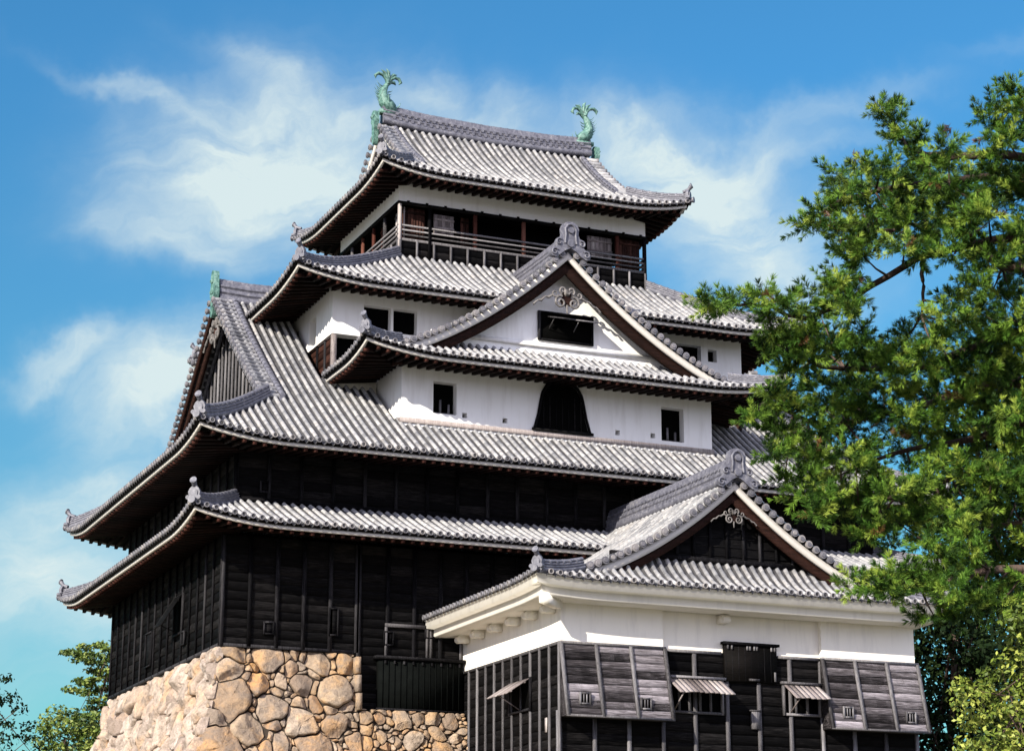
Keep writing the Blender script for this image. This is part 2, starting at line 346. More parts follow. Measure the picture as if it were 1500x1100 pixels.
# ------------------------------------------------------------------ roofs
TP, TR, TLEN = .312, .074, .30
_face = [0]; PAN, DISC = 1, 2
class Face:
    """one roof slope: eave from P along e (length L), n points inward; z = zf(s)+lift"""
    def __init__(s, P, e, n, L, zf, smax, lift=(True, True), la=.42, ld=3.4):
        s.P = np.asarray(P, float); s.e = np.asarray(e, float); s.n = np.asarray(n, float); s.L = L
        s.zf = zf; s.smax = smax; s.lift = lift; s.la = la; s.ld = ld
    def z(s, u, q):
        d = 1e9
        if s.lift[0]: d = min(d, max(u, 0))
        if s.lift[1]: d = min(d, max(s.L-u, 0))
        k = max(0, 1-d/s.ld)**2*s.la*max(0, 1-max(q, 0)/3.2)
        return s.zf(q)+k
    def pt(s, u, q, dz=0):
        p = s.P+s.e*u+s.n*q
        return np.array([p[0], p[1], s.z(u, q)+dz])
def tiles(mb, F, caps=True, tl=TLEN, tp=TP):
    N = max(1, round(F.L/tp)); p = F.L/N; fid = _face[0]*131.7; _face[0] += 1
    a = np.linspace(0, math.pi, 6)
    e3 = np.array([*F.e, 0]); n3 = np.array([*F.n, 0])
    ca = np.arange(10)*2*math.pi/10
    for i in range(N):
        u = (i+.5)*p; S = F.smax(u)
        if S < .12: continue
        nt = max(1, int(math.ceil(S/tl)))
        jit = RNG.normal(0, .008); rows = []; rs = []; kk = []
        for k in range(nt):
            q1 = min(S, (k+1)*tl)
            rows += [k*tl if k else -.05, q1]; rs += [(TR*1.10, .022), (TR*.92, 0.0)]; kk += [k, k]
        rows = np.array(rows)
        V = []
        for q, (r, st) in zip(rows, rs):
            zc = F.z(u, q); dz = (F.z(u, q+.05)-F.z(u, q-.05))/.1
            nn = np.array([-F.n[0]*dz, -F.n[1]*dz, 1]); nn /= np.linalg.norm(nn)
            zl, zr = F.z(u-p/2, q), F.z(u+p/2, q)
            c = v3(F.P+F.e*(u+jit)+F.n*q, zc)
            prof = [(-p/2-jit, -.05+st, zl-zc), (-TR*1.08, -.01+st, 0)]+[(-r*math.cos(t), r*math.sin(t)*1.08+.005, 0) for t in a]+[(TR*1.08, -.01+st, 0), (p/2-jit, -.05+st, zr-zc)]
            V.append([c+e3*x+nn*h+np.array([0, 0, g]) for x, h, g in prof])
        V = np.array(V); R_, C_ = V.shape[:2]; f = []; uv = []
        for r in range(R_-1):
            for c in range(C_-1):
                f.append((r*C_+c, r*C_+c+1, (r+1)*C_+c+1, (r+1)*C_+c))
                rd = 2 <= c <= 6
                uv.append((fid+i+.5, kk[r]+.5+(0 if rd else 500)+(.0 if c < C_/2 else 0 if rd else 200)))
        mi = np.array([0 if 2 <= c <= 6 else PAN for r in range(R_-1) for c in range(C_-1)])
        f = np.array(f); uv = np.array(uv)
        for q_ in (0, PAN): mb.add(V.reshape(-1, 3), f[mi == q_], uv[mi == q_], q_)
        # eave disc
        if caps:
            z0 = F.z(u, 0); c = v3(F.P+F.e*(u+jit), z0+.035)
            up = np.array([0, 0, 1.0]); vs = []
            for r, o in ((.093, -.02), (.093, -.10), (.066, -.10), (.058, -.075)):
                vs += [c+e3*(r*math.cos(t))+up*(r*math.sin(t))+n3*o for t in ca]
            vs.append(c+n3*-.075); n = 10; f = []
            for g in range(3):
                for j in range(n): f.append((g*n+j, g*n+(j+1) % n, (g+1)*n+(j+1) % n, (g+1)*n+j))
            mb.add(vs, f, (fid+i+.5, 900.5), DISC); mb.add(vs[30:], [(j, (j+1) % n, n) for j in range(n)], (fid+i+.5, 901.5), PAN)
            # hanging lip of the pan tile
            l_ = V[0][0]; r_ = V[0][-1]; mm = v3(F.P+F.e*(u+p/2), F.z(u+p/2, 0))
            A = V[0][1]; B = V[0][0]; C2 = V[0][-1]; D = V[0][-2]; dn = np.array([0, 0, -.085])
            mb.add([A, B, B+dn*.9, A+dn*.3], [(0, 1, 2, 3)], (fid+i, 950.5), PAN); mb.add([D, C2, C2+dn*.9, D+dn*.3], [(3, 2, 1, 0)], (fid+i, 950.5), PAN)
def eave(mbs, F, white='fascia', depth=2.0, rise=.35, raf=True, us=(0, None), low=.0, h1=.125):
    """fascia strip, underside and rafters along one eave. mbs = (fascia, soffit)"""
    fa, so_ = mbs; n = max(6, int(F.L/.5)); u0 = us[0]; u1 = F.L if us[1] is None else us[1]
    U = np.linspace(u0, u1, n+1)
    mit = lambda u, q: min(max(u, q if F.lift[0] else -9), F.L-q if F.lift[1] else 1e9)
    def strip(q0, q1, za, zb, mb):
        # box-section strip with ends mitred at the corners
        V = []
        for u in U:
            for q, dz in ((q0, za), (q0, zb), (q1, zb), (q1, za)):
                uu = mit(u, q) if (u < 1.2 or u > F.L-1.2) else u
                p = F.P+F.e*uu+F.n*q; V.append((p[0], p[1], F.z(u, 0)+dz))
        f = []
        for i in range(len(U)-1):
            for j in range(4): f.append((i*4+j, i*4+(j+1) % 4, i*4+4+(j+1) % 4, i*4+4+j))
        mb.add(V, f); mb.add(V[:4], [(3, 2, 1, 0)]); mb.add(V[-4:], [(0, 1, 2, 3)])
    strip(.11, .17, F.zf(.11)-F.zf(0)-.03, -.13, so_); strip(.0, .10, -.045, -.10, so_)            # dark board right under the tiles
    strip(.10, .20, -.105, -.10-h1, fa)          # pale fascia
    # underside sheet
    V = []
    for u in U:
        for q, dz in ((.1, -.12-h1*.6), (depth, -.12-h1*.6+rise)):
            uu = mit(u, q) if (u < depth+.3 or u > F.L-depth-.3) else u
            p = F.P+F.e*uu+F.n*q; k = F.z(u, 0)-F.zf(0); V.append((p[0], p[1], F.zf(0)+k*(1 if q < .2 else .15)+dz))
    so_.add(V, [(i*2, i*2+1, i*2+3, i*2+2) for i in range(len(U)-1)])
    if raf:
        m = int(F.L/.36)
        for i in range(m+1):
            u = .25+(F.L-.5)*i/m
            if u < u0 or u > u1: continue
            k = F.z(u, 0)-F.zf(0)
            dep = min(depth, (u if F.lift[0] else 99), (F.L-u if F.lift[1] else 99))
            if dep < .45: continue
            a = v3(F.P+F.e*u+F.n*.20, F.zf(0)+k-.19-h1*.6); fr = dep/depth
            b_ = v3(F.P+F.e*u+F.n*dep, F.zf(0)+k*(1-.85*fr)-.19-h1*.6+rise*fr)
            so_.beam(a, b_, .11, .13, m=1, uv=(i, F.P[0])); dv = (b_-a)/np.linalg.norm(b_-a); so_.beam(a-dv*.03, a+dv*.16, .125, .145, m=2, uv=(i, 3))  # lighter, redder rafter tips: sun on the ends put into the colour
def rect_face(side, o, zf, smax, **k):
    x0, x1, y0, y1 = o
    if side == 'front': return Face((x0, y0), (1, 0), (0, 1), x1-x0, zf, smax, **k)
    if side == 'left': return Face((x0, y1), (0, -1), (1, 0), y1-y0, zf, smax, **k)
    if side == 'right': return Face((x1, y0), (0, 1), (-1, 0), y1-y0, zf, smax, **k)
    return Face((x1, y1), (-1, 0), (0, -1), x1-x0, zf, smax, **k)
def ridge_prof(wd, h, rr=.10):
    """layered ridge: steps narrowing upward, round cover tile"""
    n = 3; P = []; z = -.12
    P.append((-wd/2, z)); z = 0
    for i in range(n):
        wi = wd/2*(1-.16*i); P += [(-wi-.025, h*i/n), (-wi-.025, h*(i+.35)/n), (-wi+.015, h*(i+.4)/n), (-wi+.015, h*(i+1)/n)]
    P += [(-rr*math.cos(t), h+rr*1.1*math.sin(t)) for t in np.linspace(0, math.pi, 7)]
    Q = [(-x, zz) for x, zz in P[:1+4*n]][::-1]
    return P+Q
def ridge(name, pts, wd, h, parent, rr=.1, extra=None):
    mb = MB()
    if extra: extra(mb)
    mb.sweep(pts, ridge_prof(wd, h, rr))
    pts = np.asarray(pts, float)
    # cover tile joints
    seg = np.linalg.norm(np.diff(pts, axis=0), axis=1); tot = seg.sum(); cum = np.concatenate([[0], np.cumsum(seg)])
    q = .15
    while q < tot-.1:
        p = np.array([np.interp(q, cum, pts[:, k]) for k in range(3)]); p2 = np.array([np.interp(q+.07, cum, pts[:, k]) for k in range(3)])
        t = (p2-p)/(np.linalg.norm(p2-p)+1e-9)
        mb.tube([p+(0, 0, h), p2+(0, 0, h)], rr*1.14, 10)
        q += .30
    return mb.build(name, 'ridge', parent)
def scroll(mb, c, ax, ay, az, r0, turns, start, sgn, wd, th, m=0, uv=None):
    """a flat spiral tendril lying in the ax, ay plane"""
    P = []
    n = int(18*turns)+6
    for i in range(n):
        t = i/(n-1); r = r0*(1-.85*t); a = start+sgn*t*turns*2*math.pi
        P.append(np.asarray(c)+np.asarray(ax)*r*math.cos(a)+np.asarray(ay)*r*math.sin(a))
    mb.tube(P, [wd*(1-.4*i/(n-1)) for i in range(n)], 6, m, uv, up=az)
def hip_end(name, p, d, parent, sc=1.0, m='ridge'):
    """ogre-tile stack closing the outer end of a hip ridge; d = outward plan direction"""
    mb = MB(); d = np.array([d[0], d[1], 0.0]); d /= np.linalg.norm(d); s_ = np.array([-d[1], d[0], 0]); up = np.array([0, 0, 1.0])
    p = np.asarray(p, float)
    arch = [(-.20, -.1), (-.24, .05), (-.18, .12), (-.21, .24), (-.15, .36), (-.08, .42), (.08, .42), (.15, .36), (.21, .24), (.18, .12), (.24, .05), (.20, -.1)]
    mb.prism(np.array(arch)*sc, p-d*.05, s_, up, d, .12*sc)
    mb.prism(np.array(arch)*sc*.66+(0, .06*sc), p+d*.05*sc, s_, up, d, .06*sc)
    for k in (-1, 1): mb.tube([p+s_*k*.19*sc+up*.05*sc-d*.03, p+s_*k*.19*sc+up*.05*sc+d*.14*sc], .075*sc, 8)
    mb.tube([p+up*.36*sc-d*.22*sc, p+up*.44*sc+d*.02*sc, p+up*.60*sc+d*.16*sc], [.075*sc, .08*sc, .10*sc], 9)
    mb.tube([p+up*.60*sc+d*.14*sc, p+up*.615*sc+d*.18*sc], [.12*sc, .12*sc], 10)
    mb.tube([p-up*.06*sc-d*.1, p-up*.04*sc+d*.24*sc], [.10*sc, .11*sc], 9)
    mb.tube([p-up*.04*sc+d*.22*sc, p-up*.04*sc+d*.26*sc], [.13*sc, .13*sc], 10)
    return mb.build(name, m, parent)
def oni(name, p, d, parent, sc=1.0, m='ridge'):
    """large cloud-scroll ogre tile at a gable top"""
    mb = MB(); d = np.array([d[0], d[1], 0.0]); s_ = np.array([-d[1], d[0], 0]); up = np.array([0, 0, 1.0]); p = np.asarray(p, float)
    half = [(0, 1.05), (.14, 1.03), (.25, .95), (.30, .82), (.28, .62), (.33, .50), (.45, .46), (.50, .34), (.44, .24), (.52, .14), (.66, .10), (.72, -.04), (.66, -.16), (.52, -.18), (.36, -.08), (.20, .06), (0, .16)]
    out = [(x, y) for x, y in half]+[(-x, y) for x, y in half[1:-1]][::-1]
    mb.prism(np.array(out)[::-1]*sc, p-d*.12*sc, s_, up, d, .2*sc)
    for k in (-1, 1):
        scroll(mb, p+s_*k*.40*sc+up*.32*sc+d*.1*sc, s_*k, up, d, .12*sc, 1.2, 2.2, -1, .035*sc, .03)
        scroll(mb, p+s_*k*.56*sc+up*-.03*sc+d*.1*sc, s_*k, up, d, .13*sc, 1.2, 2.4, -1, .035*sc, .03)
        mb.tube([p+s_*k*x*sc+up*y*sc+d*.1*sc for x, y in ((.20, .30), (.17, .60), (.19, .80), (.10, .93), (0, .96))], .04*sc, 6, up=d)
    mb.tube([p+up*.74*sc+d*.04*sc, p+up*.74*sc+d*.16*sc], [.11*sc, .10*sc], 10)
    mb.tube([p+up*.30*sc+d*.04*sc, p+up*.30*sc+d*.13*sc], [.14*sc, .12*sc], 10)
    return mb.build(name, m, parent)
def pendant(name, p, d, parent, sc=1.0, m='carve', wings=True):
    """carved gable pendant: boss, paired scrolls and trailing sprays"""
    mb = MB(); d = np.array([d[0], d[1], 0.0]); s_ = np.array([-d[1], d[0], 0]); up = np.array([0, 0, 1.0]); p = np.asarray(p, float)
    body = [(0, .32), (.16, .28), (.24, .12), (.20, -.04), (.30, -.14), (.32, -.30), (.22, -.42), (.08, -.42), (0, -.56)]
    out = body+[(-x, y) for x, y in body[1:-1]][::-1]
    mb.prism(np.array(out)[::-1]*sc*.72, p-d*.04, s_, up, d, .05, m=1)
    mb.tube([p+up*.12*sc, p+up*.12*sc+d*.12*sc], [.13*sc, .09*sc], 6)
    for k in (-1, 1):
        scroll(mb, p+s_*k*.23*sc-up*.22*sc+d*.05, s_*k, up, d, .21*sc, 1.5, 1.8, -1, .045*sc, .03)
        scroll(mb, p+s_*k*.14*sc+up*.18*sc+d*.05, s_*k, up, d, .13*sc, 1.2, -1.2, 1, .04*sc, .03)
        scroll(mb, p+s_*k*.42*sc+up*.06*sc+d*.05, s_*k, up, d, .13*sc, 1.1, 3.6, 1, .035*sc, .03)
        if wings:
            mb.tube([p+s_*k*x*sc+up*y*sc+d*.03 for x, y in ((.5, .0), (.66, -.10), (.78, -.10), (.92, -.24), (1.04, -.25), (1.18, -.40))], [.04*sc, .05*sc, .025*sc, .05*sc, .025*sc, .04*sc], 6, up=d)
    mb.tube([p-up*.30*sc+d*.03, p-up*.58*sc+d*.03], [.05*sc, .02*sc], 6)
    return mb.build(name, [m, 'brown'], parent)

def gable(roof, c, o, zs, t_foot, out=0.0, wall_in=.75, wall_z0=None, wall='plaster', verge=.55, board_h=.42, t_wall=None, pend=1.0, pend_dz=-1.0, oni_sc=1.0, lat=False, battens=0.0, verge_mat='fascia', board='brown'):
    """gable end. c plan point under the ridge in the verge plane, o outward dir, zs(t) slope height at distance t from the ridge"""
    o = np.asarray(o, float); l = np.array([-o[1], o[0]]); c = np.asarray(c, float)
    o3 = np.array([*o, 0]); l3 = np.array([*l, 0]); up = np.array([0, 0, 1.0])
    T = np.arange(.26, t_foot, .265)
    for k in (-1, 1):
        vt = MB()
        for i, t in enumerate(T):
            z = zs(t); sl = (zs(t+.05)-zs(t-.05))/.1; nn = np.array([*(-l*k*sl), 1.0]); nn /= np.linalg.norm(nn)
            a = v3(c+l*k*t+o*out, z)+nn*.05; b_ = a-o3*verge
            vt.tube([b_, a-o3*.3, a-o3*.29, a], [.085, .085, .10, .10], 8, uv=(i+.5, k*3+.5), up=nn)
            vt.tube([a-o3*.02, a+o3*.05], [.128, .128], 10, m=1, uv=(i+.5, k*3+1.5), up=nn)
            vt.tube([a+o3*.04, a+o3*.075], [.085, .07], 8, m=1, uv=(i+.5, k*3+2.5), up=nn)
        vt.build('verge_tiles', ['tile', 'disc'], roof)
    ts = np.linspace(0, t_foot+.25, 22)
    fb = MB(); bb = MB()
    for k in (-1, 1):
        fb_p = [v3(c+l*k*t+o*(out-.16), zs(t)-.07) for t in ts]
        fb.sweep(fb_p, [(-.06, 0), (-.06, -.28), (.06, -.28), (.06, 0)], side=o3)
        V = []
        for t in ts:
            hh = board_h*(1.15-.35*t/t_foot)
            for q, dz in ((-.27, -.28), (-.27, -.28-hh), (-.41, -.28-hh), (-.41, -.28)):
                V.append(v3(c+l*k*t+o*(out+q), zs(t)+dz))
        n = len(ts); f = []
        for i in range(n-1):
            for j in range(4): f.append((i*4+j, i*4+(j+1) % 4, i*4+4+(j+1) % 4, i*4+4+j))
        bb.add(V, f)
    fb.build('gable_trim', verge_mat, roof); bb.build('barge_board', board, roof)
    # gable wall
    tw = t_wall or t_foot; z0 = wall_z0
    q = out-wall_in; ts = np.linspace(-tw, tw, 41)
    gw = MB(); V = []
    for t in ts:
        zt = max(z0+.01, zs(abs(t))-.12)
        V += [v3(c+l*t+o*q, z0), v3(c+l*t+o*q, zt)]
    gw.add(V, [(2*i, 2*i+1, 2*i+3, 2*i+2) for i in range(len(ts)-1)], (3, 3))
    if battens:
        nb = int(tw/battens)
        for i in range(-nb, nb+1):
            t = i*battens; zt = zs(abs(t))-.3
            if zt > z0+.1: gw.beam(v3(c+l*t+o*(q+.03), z0), v3(c+l*t+o*(q+.03), zt), .09, .10, up=l3, m=1)
        gw.beam(v3(c-l*tw*.98+o*(q+.05), z0+.1), v3(c+l*tw*.98+o*(q+.05), z0+.1), .14, .16, m=1)
        zz = z0+.3
        while zz < zs(0)-.5:
            half = max([t for t in np.linspace(0, tw, 60) if zs(t)-.3 > zz] or [0])
            if half > .15: gw.beam(v3(c-l*half+o*(q+.012), zz), v3(c+l*half+o*(q+.012), zz), .02, .03, m=0)
            zz += .3
    gw.build('gable_wall', [wall, 'greyb' if wall == 'black' and abs(o[0]) > .5 else 'batten' if wall == 'black' else 'greyb'], roof)
    if pend: pendant('gable_pendant', v3(c+o*(out-.24), zs(0)+pend_dz), o, roof, pend)

# walls -----------------------------------------------------------
def boards(mb, P, e, nout, L, z0, z1, bh=.30, step=1.0, bw=.11, mats=(0, 1), lean=0.0, bproj=.05, ends=True, off=0.0):
    """lapped horizontal boards with upright battens. lean moves the bottom outward"""
    e = np.asarray(e, float); nout = np.asarray(nout, float); P = np.asarray(P, float)
    nb = max(1, round((z1-z0)/bh)); h = (z1-z0)/nb; ns = max(1, round(L/step)); w_ = L/ns
    pt = lambda u, z, q: v3(P+e*u+nout*(q+lean*(z1-z)/(z1-z0)), z)
    for i in range(nb):
        for j in range(ns):
            a, b_ = j*w_, (j+1)*w_; za, zb = z0+i*h, z0+(i+1)*h
            d = RNG.normal(.026, .006); k = RNG.normal(0, .012, 2)
            V = [pt(a, za+k[0], d), pt(b_, za+k[1], d), pt(b_, zb+.01, .002), pt(a, zb+.01, .002), pt(a, za+k[0], 0), pt(b_, za+k[1], 0)]
            mb.add(V, [(0, 1, 2, 3), (4, 5, 1, 0)], (off+j*1.37+P[0], i*1.91+P[1]), mats[0])
    for j in range(ns+1):
        if not ends and j in (0, ns): continue
        mb.beam(pt(j*w_, z0, bproj), pt(j*w_, z1, bproj), bw, .07, up=(nout[0], nout[1], 0), m=mats[1], uv=(j*.7+P[0], 7))
def wall_holes(mb, P, e, nout, L, z0, z1, holes, depth=.3, m=0, mb_in=1, back=True):
    """flat wall with rectangular openings (u0,u1,za,zb): reveals and a dark back"""
    e = np.asarray(e, float); nout = np.asarray(nout, float); P = np.asarray(P, float)
    U = sorted({0, L, *[h[0] for h in holes], *[h[1] for h in holes]}); Z = sorted({z0, z1, *[h[2] for h in holes], *[h[3] for h in holes]})
    pt = lambda u, z, q=0: v3(P+e*u+nout*q, z)
    for a, b_ in zip(U[:-1], U[1:]):
        for c, d in zip(Z[:-1], Z[1:]):
            if any(h[0]-1e-6 <= a and b_ <= h[1]+1e-6 and h[2]-1e-6 <= c and d <= h[3]+1e-6 for h in holes): continue
            mb.add([pt(a, c), pt(b_, c), pt(b_, d), pt(a, d)], [(0, 1, 2, 3)], (1, 1), m)
    for a, b_, c, d in holes:
        q = -depth
        mb.add([pt(a, c), pt(a, d), pt(a, d, q), pt(a, c, q)], [(0, 1, 2, 3)], (1, 1), m)
        mb.add([pt(b_, c), pt(b_, c, q), pt(b_, d, q), pt(b_, d)], [(0, 1, 2, 3)], (1, 1), m)
        mb.add([pt(a, c), pt(a, c, q), pt(b_, c, q), pt(b_, c)], [(0, 1, 2, 3)], (1, 1), m)
        mb.add([pt(a, d), pt(b_, d), pt(b_, d, q), pt(a, d, q)], [(0, 1, 2, 3)], (1, 1), m)
        if back: mb.add([pt(a, c, q), pt(b_, c, q), pt(b_, d, q), pt(a, d, q)], [(0, 1, 2, 3)], (1, 1), mb_in)
# ================================================================== the keep
keep = empty('castle_keep', 'tall black and white castle keep of five tiled roofs on a boulder base', 'castle', (13.2, 8, 11.9))
def quad_poly(a, b): return lambda s: a*s+b*s*s
def skirt(name, o, inn, ze, zt, sag=.12, sides='FLRB', dep=2.0, la=.42, hip_sc=1.0, rise=.35, ends='FL FR BL'):
    """hipped skirt roof from outer rect o (eaves) up to inner rect inn"""
    x0, x1, y0, y1 = o; a0, a1, b0, b1 = inn
    S = {'front': b0-y0, 'left': a0-x0, 'right': x1-a1, 'back': y1-b1}
    W = {'front': (a0-x0, x1-a1), 'left': (y1-b1, b0-y0), 'right': (b0-y0, y1-b1), 'back': (x1-a1, a0-x0)}
    g = lambda t: t*(1-sag)+sag*t*t if t > 0 else t*(1-sag)
    mb = MB(); fa = MB(); so_ = MB(); roof = None; FS = {}
    for side in ('front', 'left', 'right', 'back'):
        if side[0].upper() not in sides: continue
        s_ = S[side]; w0, w1 = W[side]
        zf = (lambda q, s_=s_: ze+(zt-ze)*g(q/s_))
        L = (x1-x0) if side in ('front', 'back') else (y1-y0)
        sm = (lambda u, s_=s_, w0=w0, w1=w1, L=L: min(s_, s_*u/w0, s_*(L-u)/w1))
        F = rect_face(side, o, zf, sm, la=la); FS[side] = F
        tiles(mb, F, tl=TLEN if side in ('front', 'left') else .6)
        eave((fa, so_), F, depth=dep, rise=rise)
    roof = mb.build(name, ['tile', 'pan', 'disc'], keep)
    fa.build('eave_fascia', 'fascia', roof); so_.build('eave_rafters', ['soffit', 'rafter', 'lit_rafter_end'], roof)
    corners = {'FL': ((x0, y0), (a0, b0), 'front', 0), 'FR': ((x1, y0), (a1, b0), 'front', 1), 'BL': ((x0, y1), (a0, b1), 'left', 0), 'BR': ((x1, y1), (a1, b1), 'right', 1)}
    for k in ('FL', 'FR', 'BL', 'BR'):
        (ox, oy), (ix, iy), sd_, en = corners[k]
        if sd_ not in FS: continue
        F = FS[sd_]; P = []
        for t in np.linspace(0.04, 1, 12):
            x = ox+(ix-ox)*t; y = oy+(iy-oy)*t
            q = (np.array([x, y])-F.P)@F.n; u = (np.array([x, y])-F.P)@F.e
            P.append((x, y, F.z(u, q)+.04))
        ridge('hip_ridge', P, .30, .26, roof, .09)
        d = np.array([ox-ix, oy-iy]); d = d/np.linalg.norm(d)
        hip_end('hip_end_tile', np.array(P[0])+(0, 0, .06), d, roof, hip_sc)
    return roof

# ---- first storey: black boards
w1 = MB()
boards(w1, (0, 0), (1, 0), (0, -1), 4.735, 11.90, 15.62, .31, .95, .14)
boards(w1, (4.885, 0), (1, 0), (0, -1), 21.5, 9.95, 15.62, .31, 1.0, .14, ends=False)
F1L = [(10.2, 11.05, 13.35, 14.6)]
boards(w1, (0, 16), (0, -1), (-1, 0), 16, 11.90, 15.62, .31, 1.0, .09)
boards(w1, (26.4, 0), (0, 1), (1, 0), 16, 9.95, 15.62, .31, 1.0, .1)
boards(w1, (26.4, 16), (-1, 0), (0, 1), 26.4, 9.95, 15.62, .31, 1.0, .1)
w1.bx(-.07, .05, -.09, .05, 11.88, 15.6, 1); w1.bx(-.08, .08, 0.05, 16, 11.86, 11.97, 1); w1.bx(.05, 4.75, -.08, .08, 11.86, 11.97, 1)
w1.build('lower_wall', ['black', 'batten'], keep)
def loophole(parent, c, nout, w_, h, mt='batten'):
    """small boarded gun port: raised frame, dark hatch"""
    mb = MB(); n3 = np.array([*nout, 0.0]); e3 = np.array([-n3[1], n3[0], 0]); up = np.array([0, 0, 1.]); c = np.asarray(c, float)
    mb.box(c+n3*.04, (w_, .03, h), [e3, n3, up], m=1)
    for k in (-1, 1):
        mb.box(c+n3*.06+e3*k*(w_/2), (.05, .08, h+.1), [e3, n3, up]); mb.box(c+n3*.06+up*k*(h/2+.025), (w_-.05, .08, .05), [e3, n3, up])
    return mb.build('loophole', [mt, 'black' if mt == 'batten' else 'dark'], parent)
for x, z, w_, h in ((1.62, 12.55, .32, .34), (3.9, 12.9, .30, .85), (5.9, 12.45, .32, .4), (7.4, 12.75, .3, .35)): loophole(keep, (x, -.03, z), (0, -1), w_, h)
# left wall window with a propped shutter
def prop_window(parent, P, e, nout, w_, h, z0, lift=.75, mt='grey', name='window', bars=0):
    mb = MB(); n3 = np.array([*nout, 0.0]); e3 = np.array([*e, 0.0]); up = np.array([0, 0, 1.]); p = v3(P, z0)
    mb.box(p+e3*w_/2+up*h/2+n3*.045, (w_, .02, h), [e3, n3, up], m=1)
    for k in (0, 1):
        mb.box(p+e3*w_*k+up*h/2+n3*.06, (.07, .10, h+.14), [e3, n3, up]); mb.box(p+e3*w_/2+up*(h*k)+n3*.06, (w_-.07, .10, .07), [e3, n3, up])
    for i in range(bars): mb.box(p+e3*w_*(i+1)/(bars+1)+up*h/2+n3*.07, (.05, .05, h-.08), [e3, n3, up], m=0)
    wn = mb.build(name, ['batten', 'dark'], parent)
    sh = MB(); a = p+up*(h+.02)+n3*.10; dv = n3*math.sin(lift)-up*math.cos(lift); nv = np.cross(e3, dv)
    nb = max(3, int(w_/.2))
    for i in range(nb):
        sh.box(a+e3*(w_*(i+.5)/nb)+dv*h*.5, (w_/nb*.94, h*RNG.uniform(.97, 1.02), .035), [e3, dv, nv])
    for t in (.2, .8): sh.box(a+e3*w_/2+dv*h*t+nv*(-.03 if nv[2] > 0 else .03), (w_, .06, .03), [e3, dv, nv])
    sh.beam(a+dv*h*.92+e3*w_*.5, p+up*.05+n3*.08+e3*w_*.5, .03, .03, up=e3)
    sh.build('shutter', mt, wn)
    return wn
prop_window(keep, (-.0, 6.05), (0, -1), (-1, 0), 1.15, 1.35, 13.0, .55, 'black')
loophole(keep, (-.03, 9.6, 13.0), (-1, 0), .9, 1.2); loophole(keep, (-.03, 4.6, 12.75), (-1, 0), .35, .4)
# stone-drop panel over the stepped base
pn = MB(); pn.bx(5.5, 8.55, -.32, -.03, 10.05, 11.72, 0); pn.bx(5.35, 8.62, -.42, -.04, 11.72, 11.82, 1)
for i in range(14): pn.bx(5.6+i*.215, 5.62+i*.215, -.345, -.322, 10.07, 11.7, 0)
for i in range(9): pn.tube([(5.7+i*.34, -.36, 11.66), (5.7+i*.34, -.36, 11.56)], .04, 6, 1)
pn.bx(5.42, 8.6, -.38, -.05, 9.98, 10.05, 1)
pn.build('skirt_panel', ['iron', 'batten'], keep)
fr = MB()
for a, b_ in ((5.75, 7.35), (7.4, 8.6)):
    fr.bx(a, b_, -.13, -.09, 12.85, 12.97); fr.bx(a, a+.09, -.13, -.08, 11.85, 12.84); fr.bx(b_-.09, b_, -.13, -.08, 11.85, 12.84)
fr.build('wall_frame', 'greyb', keep)

fs = MB(); fs.bx(.6, 25.8, .6, 15.4, 15.7, 15.8); fs.bx(1.2, 25.2, 1.2, 14.8, 18.9, 19.0); fs.build('inner_slab', 'soffit', keep)  # unseen slabs, added to block sky showing through the eave gaps
ps = MB(); ps.bx(4.74, 4.88, -.085, -.004, 9.95, 15.6); ps.build('wall_post', 'batten', keep)
R1 = skirt('first_roof', (-1.75, 27.9, -2.35, 18.3), (.45, 26.0, .4, 15.6), 15.72, 16.93, .1, dep=2.3)
# ---- second storey
w2 = MB()
boards(w2, (.45, .4), (1, 0), (0, -1), 25.55, 16.80, 18.75, .31, 1.15, .12)
boards(w2, (.45, 15.6), (0, -1), (-1, 0), 15.2, 16.80, 18.75, .31, 1.0, .1)
boards(w2, (26.0, .4), (0, 1), (1, 0), 15.2, 16.80, 18.75, .31, 1.0, .1)
w2.bx(.36, .5, .31, .45, 16.9, 18.8, 1); w2.bx(.5, 26.0, .30, .36, 16.93, 17.05, 1)
w2.build('second_wall', ['black', 'batten'], keep)
loophole(keep, (1.45, .37, 17.45), (0, -1), .3, .3)

# ---- second roof: the big hip-and-gable roof
x0, x1, y0, y1 = -1.65, 27.9, -2.2, 18.2; ze = 18.60; f2 = quad_poly(.65, .0124); XG = 1.40; RY = 8.0; XG2 = x1-(XG-x0)
zf2 = lambda q: ze+(f2(q) if q > 0 else .65*q)
hs = XG-x0
def sm_front(u):
    x = x0+u
    if x < XG: return u
    if x > XG2: return x1-x
    if 6.1 < x < 19.0: return 2.6
    if 4.35 < x < 21.7: return 5.3
    return RY-y0-.05
def sm_back(u):
    x = x1-u
    if x < XG: return x-x0
    if x > XG2: return x1-x
    if 4.35 < x < 21.7: return 5.2
    return y1-RY-.05
LW = y1-y0
sm_side = lambda u: min(u, LW-u, hs+.75)
mb = MB(); fa = MB(); so_ = MB()
FF = rect_face('front', (x0, x1, y0, y1), zf2, sm_front); FL_ = rect_face('left', (x0, x1, y0, y1), zf2, sm_side)
FB = rect_face('back', (x0, x1, y0, y1), zf2, sm_back); FR_ = rect_face('right', (x0, x1, y0, y1), zf2, sm_side)
for F, t in ((FF, TLEN), (FL_, TLEN), (FB, .6), (FR_, .6)): tiles(mb, F, tl=t); eave((fa, so_), F, depth=2.3, rise=.3)
R2 = mb.build('second_roof', ['tile', 'pan', 'disc'], keep)
fa.build('eave_fascia', 'fascia', R2); so_.build('eave_rafters', ['soffit', 'rafter', 'lit_rafter_end'], R2)
zs2 = lambda t: zf2(RY-y0-t)
